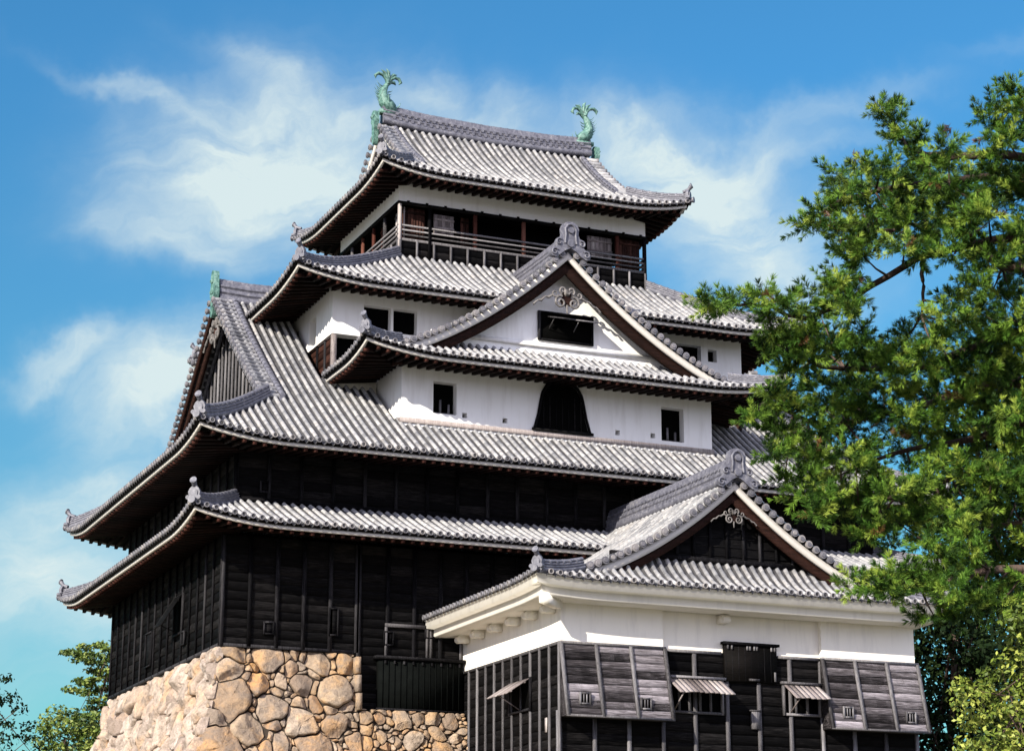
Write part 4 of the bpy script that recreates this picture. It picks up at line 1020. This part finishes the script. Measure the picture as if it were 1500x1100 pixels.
# the slope's upper part runs on over the keep's first roof as far as its second wall
Tl = Face((rx0, YE), (0, -1), (1, 0), Lt, zft, lambda u: (Lt-u)*kt if (Lt-u) < ky else TXC-rx0-.05, lift=(False, True), la=.12, ld=2.6)
Tr = Face((rx1, ry0), (0, 1), (-1, 0), Lt, zft, lambda u: u*kt if u < ky else TXC-rx0-.05, lift=(True, False), la=.10, ld=2.6)
Tf = Face((rx0, ry0), (1, 0), (0, 1), Wt, zskt, lambda u: min(u/kt, (Wt-u)/kt, 1.85), la=.12, ld=2.6)
mb = MB()
for F in (Tl, Tf, Tr): tiles(mb, F)
for F, s0 in ((Face((rx0, .38), (0, -1), (1, 0), .43, zft, lambda u: TXC-rx0-.05, lift=(False, False)), 5.9), (Face((rx1, YE), (0, 1), (-1, 0), .43, zft, lambda u: TXC-rx0-.05, lift=(False, False)), 5.9)): upper_tiles(mb, F, s0)
for F, s0 in ((Face((rx0, .0), (0, -1), (1, 0), .05, zft, lambda u: 6, lift=(False, False)), 4.5),): pass
RT = tpart(mb, 'turret_roof', ['tile', 'pan', 'disc'])
def plaster_eave(F, mb, us=None):
    n = max(6, int(F.L/.5)); U = np.linspace(0, F.L, n+1)
    mit = lambda u, q: min(max(u, q if F.lift[0] else -9), F.L-q if F.lift[1] else 1e9)
    def strip(sec):
        V = []; k = len(sec)
        for u in U:
            for q, dz in sec:
                uu = mit(u, q) if (u < 1.8 or u > F.L-1.8) else u
                p = F.P+F.e*uu+F.n*q; lf = F.z(u, 0)-F.zf(0); V.append((p[0], p[1], F.zf(0)+lf*(1 if q < .6 else .3)+dz))
        f = []
        for i in range(len(U)-1):
            for j in range(k-1): f.append((i*k+j, i*k+j+1, i*k+k+j+1, i*k+k+j))
        mb.add(V, f, (2, 2))
    strip([(.02, -.05), (.02, -.085), (.06, -.09), (.06, -.33), (.34, -.34), (.34, -.58), (.42, -.62), (1.55, -.56)])
pe = MB()
for F in (Tl, Tf, Tr): plaster_eave(F, pe)
pe.build('plaster_eave', 'cream', RT)
def knob(p, d):
    mb = MB(); d = np.array([*d, 0.0]); p = np.asarray(p, float); s_ = np.array([-d[1], d[0], 0])
    mb.box(p+d*.18, (.28, .42, .26), [s_, d, (0, 0, 1)]); mb.tube([p+d*.36-s_*.128-np.array([0, 0, .02]), p+d*.36+s_*.128-np.array([0, 0, .02])], .125, 10)
    mb.build('plaster_bracket', 'cream', RT)
for y in (-7.75, -6.35, -4.95, -3.45, -1.95, -.6): knob((ux0, y, 12.50), (-1, 0))
for x in (14.45,): knob((x, uyc, 12.46), (0, -1))
mb = MB(); d = np.array([-.70, -.714, 0]); s_ = np.array([-d[1], d[0], 0]); mb.box(np.array([8.05, -8.80, 12.56]), (.30, 1.3, .30), [s_, d, (0, 0, 1)]); mb.build('corner_bracket', 'cream', RT)
zst = lambda t: zft(TXC-rx0-t)
gable(RT, (TXC, TF[1]), (0, -1), zst, TXC-TF[0]-.1, out=.05, wall_in=.75, wall_z0=zskt(1.4)-.05, wall='black', verge=.6, board_h=.40, battens=.62, pend=.72, pend_dz=-1.15, t_wall=TXC-TF[0]-1.3)
def roundelst(st):
    for y in np.arange(TF[1]+.7, .2, .27):
        for dz in (.12, .30, .46):
            for sx in (-1, 1): st.tube([(TXC+sx*.10, y+(.13 if .2 < dz < .4 else 0), zst(0)+dz), (TXC+sx*(.26-.05*dz*2), y+(.13 if .2 < dz < .4 else 0), zst(0)+dz)], .06, 7)
ridge('main_ridge', [(TXC, TF[1]+.1, zst(0)+.05), (TXC, -4.5, zst(0)), (TXC, .3, zst(0)+.02)], .46, .62, RT, .11, roundelst)
oni('gable_ogre_tile', (TXC, TF[1]-.1, zst(0)-.12), (0, -1), RT, 1.08)
for sx in (-1, 1):
    xc = rx0 if sx < 0 else rx1; P = []
    for t in np.linspace(.03, 1.05, 10):
        x = xc-sx*kx*t; y = ry0+ky*t; P.append((x, y, Tf.z(abs(x-rx0), y-ry0)+.05))
    ridge('hip_ridge', P, .28, .24, RT, .09)
    hip_end('hip_end_tile', np.array(P[0])+(0, 0, .05), (sx*.8, -.6), RT, .9)

# ================================================================== stone base
def clip(poly, px, py, nx, ny, c):
    """keep the side where nx*x+ny*y <= c"""
    out = []; n = len(poly)
    for i in range(n):
        a, b_ = poly[i], poly[(i+1) % n]; da = nx*a[0]+ny*a[1]-c; db = nx*b_[0]+ny*b_[1]-c
        if da <= 0: out.append(a)
        if (da < 0) != (db < 0) and abs(da-db) > 1e-12:
            t = da/(da-db); out.append((a[0]+(b_[0]-a[0])*t, a[1]+(b_[1]-a[1])*t))
    return out
def stones(mb, region, seeds, to3, gap=.038, bulge=.13, inner=lambda p: 1.0, m=0):
    """boulders filling region (2D polygon) around seeds (x, y, r); to3(x, y, h) puts them on the wall"""
    S = np.array(seeds)
    for i, (sx, sy, sr) in enumerate(S):
        poly = list(region)
        d2 = (S[:, 0]-sx)**2+(S[:, 1]-sy)**2
        for j in np.argsort(d2)[1:26]:
            nx, ny = S[j, 0]-sx, S[j, 1]-sy; dd = math.hypot(nx, ny)
            if dd < 1e-6: continue
            c = (S[j, 0]**2+S[j, 1]**2-sx**2-sy**2+sr**2-S[j, 2]**2)/2 - gap*.5*dd
            poly = clip(poly, 0, 0, nx, ny, c)
            if len(poly) < 3: break
        if len(poly) < 3: continue
        P = np.array(poly)
        area = .5*abs(np.dot(P[:, 0], np.roll(P[:, 1], -1))-np.dot(P[:, 1], np.roll(P[:, 0], -1)))
        if area < .008: continue
        c0 = P.mean(0)
        Q = []                                            # rough edges, shared with the neighbours
        for a, b_ in zip(P, np.roll(P, -1, axis=0)):
            l = np.linalg.norm(b_-a); k = max(1, int(l/.16))
            Q += [a*.93+b_*.07] if k > 1 else [a*.8+b_*.2]
            Q += [a+(b_-a)*(t+.5)/k for t in range(k)]
            Q += [a*.07+b_*.93] if k > 1 else [a*.2+b_*.8]
        P = np.array(Q); W = warp(P); edge = np.array([inner(p) for p in P]); P = P+(W-P)*edge[:, None]; c0 = P.mean(0)
        size = math.sqrt(area); bl = min(bulge*1.9, bulge*(.35+size))*RNG.uniform(.7, 1.3)
        n = len(P); rings = []; ph = RNG.random(4)*6.28; ctr = None
        planes = [(RNG.uniform(.55, .95), *(RNG.normal(0, .55, 2)*bl/max(size, .15)*2)) for _ in range(4)]
        def hgt(q, h):
            d = q-c0; v = np.full(len(d), h*bl)
            for h0, gx, gy in planes: v = np.minimum(v, h0*bl*1.1+d[:, 0]*gx+d[:, 1]*gy)
            return np.maximum(v, -.05)+RNG.normal(0, bl*.035, len(d))
        for sc_, h in ((1.0, -.14), (.985, 0.1), (.94, .62), (.82, .95), (.6, 1.05), (.32, 1.08)):
            q = c0+(P-c0)*sc_
            hh = hgt(q, h) if h > 0.05 else np.full(n, h)
            rings.append([to3(x, y, k) for (x, y), k in zip(q, hh)])
        hc = hgt(c0[None], 1.08)[0]
        V = np.array(rings).reshape(-1, 3); f = []
        for r in range(len(rings)-1):
            for j in range(n): f.append((r*n+j, r*n+(j+1) % n, (r+1)*n+(j+1) % n, (r+1)*n+j))
        uv = (sx*3.1+.5, sy*7.7+.5)
        mb.add(V, f, uv, m); top = np.vstack([V[-n:], to3(c0[0], c0[1], hc)]); mb.add(top, [(j, (j+1) % n, n) for j in range(n)], uv, m)
def warp(P):
    x, y = P[:, 0], P[:, 1]
    dx = .09*np.sin(2.3*y+1.7*np.sin(1.9*x))+.05*np.sin(6.1*y+3.1*x)+.022*np.sin(13*x-9*y)
    dy = .07*np.sin(2.7*x+1.3*np.sin(2.2*y)+1)+.045*np.sin(5.7*x-4.3*y)+.022*np.sin(11*y+14*x)
    return np.stack([x+dx, y+dy], 1)
def fill(region, seeds, n, r, dmin, box):
    out = list(seeds); k = 0; t = 0
    while k < n and t < n*60:
        t += 1; x = RNG.uniform(box[0], box[1]); y = RNG.uniform(box[2], box[3]); rr = RNG.uniform(*r)
        if all(math.hypot(x-a, y-b_) > dmin*(rr+c) for a, b_, c in out): out.append((x, y, rr)); k += 1
    return out
bat = lambda d: .22*d+.012*d*d
ZT = 11.86
fr3 = lambda x, z, h: (x, -bat(max(0, ZT-z))-h+.02, z)
lf3 = lambda y, z, h: (-bat(max(0, ZT-z))-h+.02, y, z)
SEEDS_FRONT = [(0.48, 11.65, 0.46), (1.64, 11.6, 0.57), (2.57, 11.67, 0.16), (3.37, 11.46, 0.46), (4.34, 11.47, 0.38), (0.28, 11.0, 0.48), (1.06, 11.15, 0.18), (1.57, 11.09, 0.26), (2.12, 10.82, 0.27), (2.51, 11.18, 0.22), (1.27, 10.66, 0.41), (2.85, 10.6, 0.41), (3.94, 10.61, 0.59), (0.29, 10.05, 0.75), (1.74, 9.86, 0.53), (2.63, 9.95, 0.27), (3.24, 10.03, 0.31), (3.85, 9.96, 0.27), (4.37, 10.03, 0.27), (-0.33, 9.27, 0.48), (0.79, 9.14, 0.6), (2.64, 9.34, 0.59), (3.87, 9.37, 0.48), (1.88, 8.65, 0.38), (-0.23, 8.48, 0.78), (3.06, 8.66, 0.57), (1.31, 8.54, 0.27), (1.71, 9.21, 0.22), (1.03, 10.28, 0.13), (2.28, 10.34, 0.13), (4.97, 9.67, 0.27), (5.4, 9.71, 0.22), (6.21, 9.64, 0.4), (6.94, 9.69, 0.29), (7.44, 9.76, 0.31), (8.05, 9.74, 0.29), (4.83, 9.17, 0.26), (5.44, 9.1, 0.27), (5.82, 8.97, 0.16), (6.58, 8.94, 0.37), (7.58, 9.21, 0.31), (4.65, 8.72, 0.46), (5.6, 8.74, 0.24), (7.58, 8.77, 0.38), (8.14, 9.12, 0.22), (4.5, 9.21, 0.11), (6.32, 9.23, 0.15), (7.08, 9.1, 0.2)]
def stone_wall_main():
    mb = MB()
    front = SEEDS_FRONT
    zb = 0.0
    reg = [(4.72, ZT), (4.72, 9.98), (8.6, 9.98), (8.6, zb)]+[(-bat(ZT-z), z) for z in np.linspace(zb, ZT, 14)]
    # split in the tall block and the lower terrace
    regA = [(4.72, ZT), (4.72, zb)]+[(-bat(ZT-z), z) for z in np.linspace(zb, ZT, 14)]
    A = [s for s in front if s[0] < 4.72]; A = fill(regA, A, 330, (.08, .2), .62, (-5, 4.9, 7.9, ZT)); A = fill(regA, A, 110, (.35, .62), .72, (-5.5, 4.9, 0, 8.0)); A = fill(regA, A, 120, (.12, .25), .7, (-5.5, 4.9, 0, 8.0))
    stones(mb, regA, A, fr3, bulge=.20, inner=lambda p: min(1, max(0, ZT-p[1])*3, max(0, 4.72-p[0])*3, max(0, p[0]+bat(max(0, ZT-p[1])))*3))
    # left face: y, z
    regL = [(16.3, zb), (16.3, ZT)]+[(-bat(ZT-z), z) for z in np.linspace(ZT, zb, 14)]
    Ls = []
    for k in range(20):                                   # long corner stones laid by turns
        z = ZT-.32-k*.62; Ls.append((-bat(ZT-z)+(.45 if k % 2 else .25), z, .42 if k % 2 else .3))
    Ls = fill(regL, Ls, 190, (.35, .65), .70, (-5, 16.5, 0, ZT)); Ls = fill(regL, Ls, 300, (.09, .2), .66, (-5, 16.5, 3, ZT))
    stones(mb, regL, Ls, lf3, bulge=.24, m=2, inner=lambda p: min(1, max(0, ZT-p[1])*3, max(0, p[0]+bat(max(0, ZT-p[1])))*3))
    # earth core seen in the joints
    n = 14; zs_ = np.linspace(0, ZT-.02, n); V = []
    for z in zs_:
        q = -bat(ZT-z)+.10; V += [(4.70, q, z), (q, q, z), (q, 16.3, z), (4.70, 16.3, z)]
    f = []
    for i in range(n-1):
        for j in range(3): f.append((i*4+j, i*4+4+j, i*4+5+j, i*4+1+j))
    mb.add(V, f, (1, 1), 1)
    mb.add([(4.70, .1, ZT-.02), (.1, .1, ZT-.02), (.1, 16.3, ZT-.02), (4.7, 16.3, ZT-.02)], [(0, 1, 2, 3)], (1, 1), 1)
    # right return of the tall block
    for z in np.arange(9.9, ZT-.3, .62):
        h = min(.6, ZT-z); mb.box((4.70, -.12-.1*(ZT-z), z+h/2), (.16, .5+.1*(ZT-z), h-.05))
    o = mb.build('stone_rampart', ['stone', 'joint', 'stone_lit'], None)
    o['label'] = 'tall rough boulder base under the black keep, its corner leaning inward'; o['category'] = 'stone base'
    # lower terrace
    mb = MB(); regB = [(4.76, 9.98), (8.62, 9.98), (8.62, zb), (4.76, zb)]
    B = [s for s in front if s[0] >= 4.5]; B = fill(regB, B, 170, (.07, .18), .62, (4.7, 8.7, 7.9, 9.98)); B = fill(regB, B, 60, (.3, .55), .72, (4.7, 8.7, 0, 8.0)); B = fill(regB, B, 60, (.1, .2), .7, (4.7, 8.7, 0, 8.0))
    stones(mb, regB, B, fr3, bulge=.18, inner=lambda p: min(1, max(0, 9.98-p[1])*3, max(0, p[0]-4.76)*3))
    V = []
    for z in zs_[zs_ < 9.95]:
        q = -bat(ZT-z)+.10; V += [(4.74, q, z), (8.62, q, z)]
    V += [(4.74, -.33, 9.93), (8.62, -.33, 9.93), (4.74, 1, 9.935), (8.62, 1, 9.935)]
    mb.add(V, [(2*i, 2*i+1, 2*i+3, 2*i+2) for i in range(len(V)//2-1)], (1, 1), 1)
    o = mb.build('stone_terrace', ['stone', 'joint'], None)
    o['label'] = 'lower step of small tan boulders between the tall base and the turret'; o['category'] = 'stone base'
stone_wall_main()
pb = MB(); pb.bx(ux0-.3, ux1+.3, uyc-.4, -2.3, 0, 4.62); pb.build('stone_plinth', 'stone', tur)

# ground
g = MB(); n = 24; a = np.arange(n)*2*math.pi/n
for r0, r1 in ((0, 60), (60, 200), (200, 1500)):
    V = [(r*math.cos(t), r*math.sin(t)-20, 0) for r in (r0, r1) for t in a]; g.add(V, [(j, (j+1) % n, n+(j+1) % n, n+j)[::-1] for j in range(n)], (0, 0))
go = g.build('ground', 'ground'); go['kind'] = 'structure'

# ================================================================== trees
def inside(x, y, poly):
    P = np.asarray(poly, float); c = False; j = len(P)-1
    for i in range(len(P)):
        if (P[i, 1] > y) != (P[j, 1] > y) and x < (P[j, 0]-P[i, 0])*(y-P[i, 1])/(P[j, 1]-P[i, 1])+P[i, 0]: c = not c
        j = i
    return c
def pads(poly, holes, spacing, tries=9000):
    P = np.array(poly); lo, hi = P.min(0), P.max(0); out = []
    for _ in range(tries):
        x, y = RNG.uniform(lo, hi)
        if not inside(x, y, poly) or any(inside(x, y, h) for h in holes): continue
        if all((x-a)**2+(y-b_)**2 > spacing**2 for a, b_ in out): out.append((x, y))
    return out
def unit(v): return v/(np.linalg.norm(v, axis=-1, keepdims=True)+1e-9)
def needles(mb, c, d, nn, ln, wd, tone, m=0):
    """one tuft: needles fanning round direction d from c"""
    v = unit(d*.9+RNG.normal(0, .60, (nn, 3))); l = ln*RNG.uniform(.65, 1.1, nn)[:, None]
    s_ = unit(np.cross(v, RNG.normal(0, 1, (nn, 3))))*wd/2
    st = c-d*ln*.3+d*RNG.uniform(0, ln*.5, nn)[:, None]
    V = np.stack([st-s_, st+s_, st+v*l], 1).reshape(-1, 3); f = np.arange(nn*3).reshape(-1, 3)
    uv = np.stack([np.full(nn, tone)+RNG.integers(0, 3, nn)*7, np.full(nn, .5)], 1)
    mb.add(V, f, uv, m)
def brush(mb, c, d, nn, ln, wd, tone, m, spread):
    """needles leaning forward round a shoot"""
    q = unit(np.cross(d, RNG.normal(0, 1, (nn, 3)))); v = unit(d+q*RNG.uniform(.5, 1.3, (nn, 1))*spread/.7); l = ln*RNG.uniform(.75, 1.1, (nn, 1))
    s_ = unit(np.cross(v, RNG.normal(0, 1, (nn, 3))))*wd/2; st = c+d*RNG.uniform(-.03, .03, (nn, 1))
    V = np.stack([st-s_*.8, st+s_*.8, st+v*l*.6+s_, st+v*l, st+v*l*.6-s_], 1).reshape(-1, 3)
    mb.add(V, np.arange(nn*5).reshape(-1, 5), (tone+.5, .5), m)
def leaves(mb, c, n, rad, size, tone, flat=.75, m=0):
    q = RNG.normal(0, 1, (n, 3)); q = unit(q)*(RNG.random((n, 1))**.45)*rad*np.array([1, 1, flat]); p = c+q
    nrm = unit(unit(q)*.6+RNG.normal(0, .55, (n, 3))+np.array([0, 0, .5]))
    a = unit(np.cross(nrm, RNG.normal(0, 1, (n, 3)))); b_ = np.cross(nrm, a); s_ = size*RNG.uniform(.7, 1.25, (n, 1))
    V = np.stack([p-a*s_*.5, p-b_*s_*.26, p+a*s_*.5, p+b_*s_*.26], 1).reshape(-1, 3); f = np.arange(n*4).reshape(-1, 4)
    mb.add(V, f, np.stack([np.full(n, tone)+RNG.integers(0, 5, n)*3, np.full(n, .5)], 1), m)
def limb(mb, P, r0, r1):
    P = np.asarray(P, float); n = len(P); Q = []
    for i in range(n-1):
        for t in np.linspace(0, 1, 5)[:-1]: Q.append(P[i]*(1-t)+P[i+1]*t+RNG.normal(0, r0*.22, 3))
    Q.append(P[-1]); mb.tube(Q, np.linspace(r0, r1, len(Q)), 7)
    return Q

# ---- the pine
PD = 42.0
PINE = [(1288,148),(1312,172),(1338,208),(1370,205),(1378,182),(1392,180),(1402,208),(1425,228),(1440,218),(1447,182),(1457,145),(1480,136),(1570,150),(1640,400),(1640,920),(1500,890),(1440,895),(1380,905),(1290,885),(1245,852),(1290,838),(1350,830),(1335,800),(1285,800),(1250,790),(1225,765),(1198,760),(1182,738),(1155,712),(1140,690),(1122,650),(1104,625),(1094,600),(1104,584),(1130,578),(1150,565),(1118,535),(1112,500),(1122,480),(1115,456),(1060,456),(1022,445),(1035,436),(1078,436),(1110,425),(1128,417),(1140,440),(1180,438),(1215,424),(1218,388),(1190,365),(1188,345),(1186,314),(1206,284),(1220,280),(1232,246),(1262,250),(1285,244),(1292,205)]
HOLES = [[(1256,408),(1300,385),(1345,378),(1405,380),(1422,400),(1412,430),(1372,450),(1368,490),(1320,494),(1285,475),(1262,445)], [(1080,522),(1148,522),(1156,576),(1080,576)], [(1195,570),(1245,566),(1250,592),(1200,592)], [(1318,790),(1350,795),(1352,835),(1325,840)], [(1408,205),(1440,205),(1440,235),(1412,235)], [(1180,590),(1215,600),(1200,625)], [(1440,470),(1475,462),(1480,490),(1450,495)], [(1300,312),(1330,318),(1318,345),(1296,338)], [(1300,680),(1335,690),(1325,715),(1300,705)]]
pine = empty('pine_tree', 'large black pine with spreading tufted branches in front of the roofs', 'tree', tuple(away(1560, 1540, PD+.5)*np.array([1, 1, 0])))
tk = MB(); trunk_pts = [away(1560, 1541, PD+.5), away(1575, 1200, PD+.7), away(1560, 900, PD+.4), away(1535, 620, PD+.6), away(1545, 400, PD+.3), away(1530, 220, PD+.4), away(1505, 150, PD)]
limb(tk, trunk_pts, .40, .07); tk.build('trunk', 'bark', pine, True)
LIMBS = [[(1545,330,0),(1490,345,-.6),(1420,360,-.2),(1345,378,.2),(1250,432,-.3),(1185,468,-.6),(1115,446,-.9),(1050,446,-1.1)], [(1540,290,0),(1450,262,.8),(1330,272,.5),(1235,292,.2),(1185,322,0)], [(1525,235,0),(1460,225,-.5),(1390,232,-.3),(1330,218,0),(1302,168,.2)],
         [(1540,560,0),(1450,565,.9),(1330,602,1.0),(1205,622,.7),(1115,592,.5)], [(1545,690,0),(1450,684,.6),(1340,718,.7),(1230,748,.5)], [(1558,830,0),(1450,836,-.8),(1350,862,-1.),(1268,860,-1.2)], [(1540,470,0),(1450,500,1.0),(1330,545,.8),(1205,538,.4),(1135,505,.2)],
         [(1350,384,.2),(1352,420,.1),(1350,462,0)], [(1540,600,0),(1440,640,1.0),(1330,660,1.3),(1230,680,1.0)], [(1540,400,.5),(1470,390,1.4),(1400,330,1.3),(1330,330,1.0),(1230,352,.6)], [(1525,180,0),(1480,160,.2)], [(1545,760,0),(1450,770,1.0),(1370,800,1.2)]]
br = MB(); nodes = []
for Lm in LIMBS:
    P = [away(x, y, PD+d) for x, y, d in Lm]; Q = limb(br, P, .105 if len(Lm) > 3 else .05, .025); nodes += Q
nodes = np.array(nodes)
crown = MB()
def pine_pad(x, y, back):
    big = away(x, y, PD+(1.6 if back else 0)); k = np.argmin(((nodes-big)**2).sum(1)); base = nodes[k]
    db = np.dot(base-CAM, _f); c = away(x, y, db+(RNG.uniform(1.6, 3.6) if back else RNG.normal(-.75, .55)))
    tone = RNG.random()*40; dead = RNG.random() < .06
    mid = (base+c)/2+np.array([0, 0, -.05])
    if np.linalg.norm(base-c) < 3.2: br.tube([base, mid, c], [.030, .02, .01], 5)
    up_ = np.array([0, 0, 1.0]); rad = RNG.uniform(.20, .38)
    for k in range(int(RNG.integers(15, 23))):                     # shoots, each a bottle brush of needles
        o = unit(RNG.normal(0, 1, 3)); d = unit(o*np.array([1, 1, .75])+up_*RNG.uniform(.1, .75)); st = c+o*np.array([1, 1, .6])*rad*RNG.uniform(.1, .9)
        ln = RNG.uniform(.12, .34); tn = int(RNG.integers(0, 4000)); sz = RNG.uniform(.75, 1.15); rust = 1 if RNG.random() < (.05 if dead else .006) else 0
        m_ = max(2, int(ln/.085))
        for t in range(m_+1): brush(crown, st+d*ln*t/m_, d, 24 if t < m_ else 44, .140*sz, .0088, tn, rust, .95 if t < m_ else .55)
clumps = pads(PINE, HOLES, 58, 16000)                                 # boughs: pads gathered in clumps with gaps between
edge_ = [(x, y) for x, y in pads(PINE, HOLES, 24, 16000)]
for (x, y) in edge_:
    d2 = min(((x-a)/41)**2+((y-b_)/30)**2 for a, b_ in clumps)
    if d2 < 1 or x < 1150: pine_pad(x, y, False)
for (x, y) in pads(PINE, HOLES, 26, 12000):
    if x > 1150 and y > 250 and all(inside(x+a, y+b_, PINE) and not any(inside(x+a, y+b_, h) for h in HOLES[:1]) for a, b_ in ((-26, 0), (0, -26), (0, 24), (20, 0))): pine_pad(x, y, True)
# a few dead brown tufts hanging near the gap
for (x, y) in ((1352, 466), (1362, 458), (1290, 158), (1480, 385), (1250, 232), (1385, 190)):
    c = away(x, y, PD+.1)
    for k in range(7): brush(crown, c+RNG.normal(0, .06, 3), unit(RNG.normal(0, 1, 3)), 26, .13, .008, 3, 1, .9)
br.build('branches', 'bark', pine, True); crown.build('crown', ['pine', 'rust'], pine)

def leafy(name, label, poly, dist, depth, spacing, n, rad, size, mt, trunk_px, group=None, cat='tree', flat=.75, trunk_r=.16, holes=()):
    root = empty(name, label, cat, tuple(away(trunk_px[0], 1500, dist)*np.array([1, 1, 0])), group)
    base = away(trunk_px[0], 1500, dist); base[2] = 0
    t = MB(); top = away(*trunk_px, dist); Q = limb(t, [base, (base+top)/2+RNG.normal(0, .15, 3), top], trunk_r, trunk_r*.3)
    cr = MB()
    for (x, y) in pads(poly, holes, spacing, 4000):
        c = away(x, y, dist+RNG.uniform(-depth, depth)); leaves(cr, c, n, rad*RNG.uniform(.75, 1.25), size, int(RNG.random()*40), flat)
        j = Q[RNG.integers(len(Q)//2, len(Q))]
        if RNG.random() < .35: t.tube([j, (np.array(j)+c)/2, c], [trunk_r*.22, trunk_r*.14, .01], 5)
    t.build('trunk', 'bark', root, True); cr.build('crown', mt, root)
    return root
leafy('broadleaf_tree', 'bright yellow green leafy tree standing before the shaded trees', [(1530,878),(1492,890),(1476,900),(1486,930),(1470,950),(1452,985),(1428,996),(1398,1006),(1402,1030),(1420,1052),(1412,1085),(1420,1200),(1470,1300),(1640,1300),(1660,1000),(1600,880)], 40, 1.2, 19, 85, .30, .125, 'broad', (1540, 960), trunk_r=.13)
leafy('conifer_tree', 'tiered bright green conifer rising behind the boulder base', [(118,944),(165,940),(215,930),(240,960),(250,1200),(80,1200),(110,1130),(120,1090),(95,1058),(135,1045),(128,1020),(98,1008),(130,990),(120,970),(95,955)], 108, 1.5, 11, 90, .55, .26, 'conifer', (175, 930), flat=.4)
leafy('round_tree', 'rounded green tree low beside the tiered conifer', [(62,1058),(85,1040),(110,1045),(140,1070),(150,1250),(40,1250)], 101, 1.5, 12, 90, .55, .24, 'conifer', (95, 1080))
leafy('round_tree', 'dark blue green bush tree cut by the lower left edge', [(-60,1000),(-10,985),(12,990),(20,1010),(30,1040),(52,1062),(62,1100),(60,1250),(-80,1250)], 92, 1.5, 17, 50, .42, .2, 'shrub', (-20, 1020))
for i, (poly, dist, tp_, lb) in enumerate((([(1335,905),(1372,890),(1420,885),(1450,930),(1455,1040),(1440,1250),(1350,1250),(1325,1100)], 76, (1395, 930), 'shaded dark tree close behind the turret corner'),
        ([(1420,880),(1480,860),(1560,870),(1620,950),(1620,1250),(1430,1250),(1425,1000)], 84, (1500, 900), 'shaded dark tree behind the bright yellow green one'),
        ([(1390,560),(1450,520),(1560,520),(1640,600),(1640,900),(1440,900),(1400,760)], 92, (1520, 560), 'tall dark tree hidden behind the pine crown'))):
    leafy('shade_tree', lb, poly, dist, 2.2, 19, 120, .85, .28, 'shrub', tp_, 'dark trees behind the turret', trunk_r=.22)
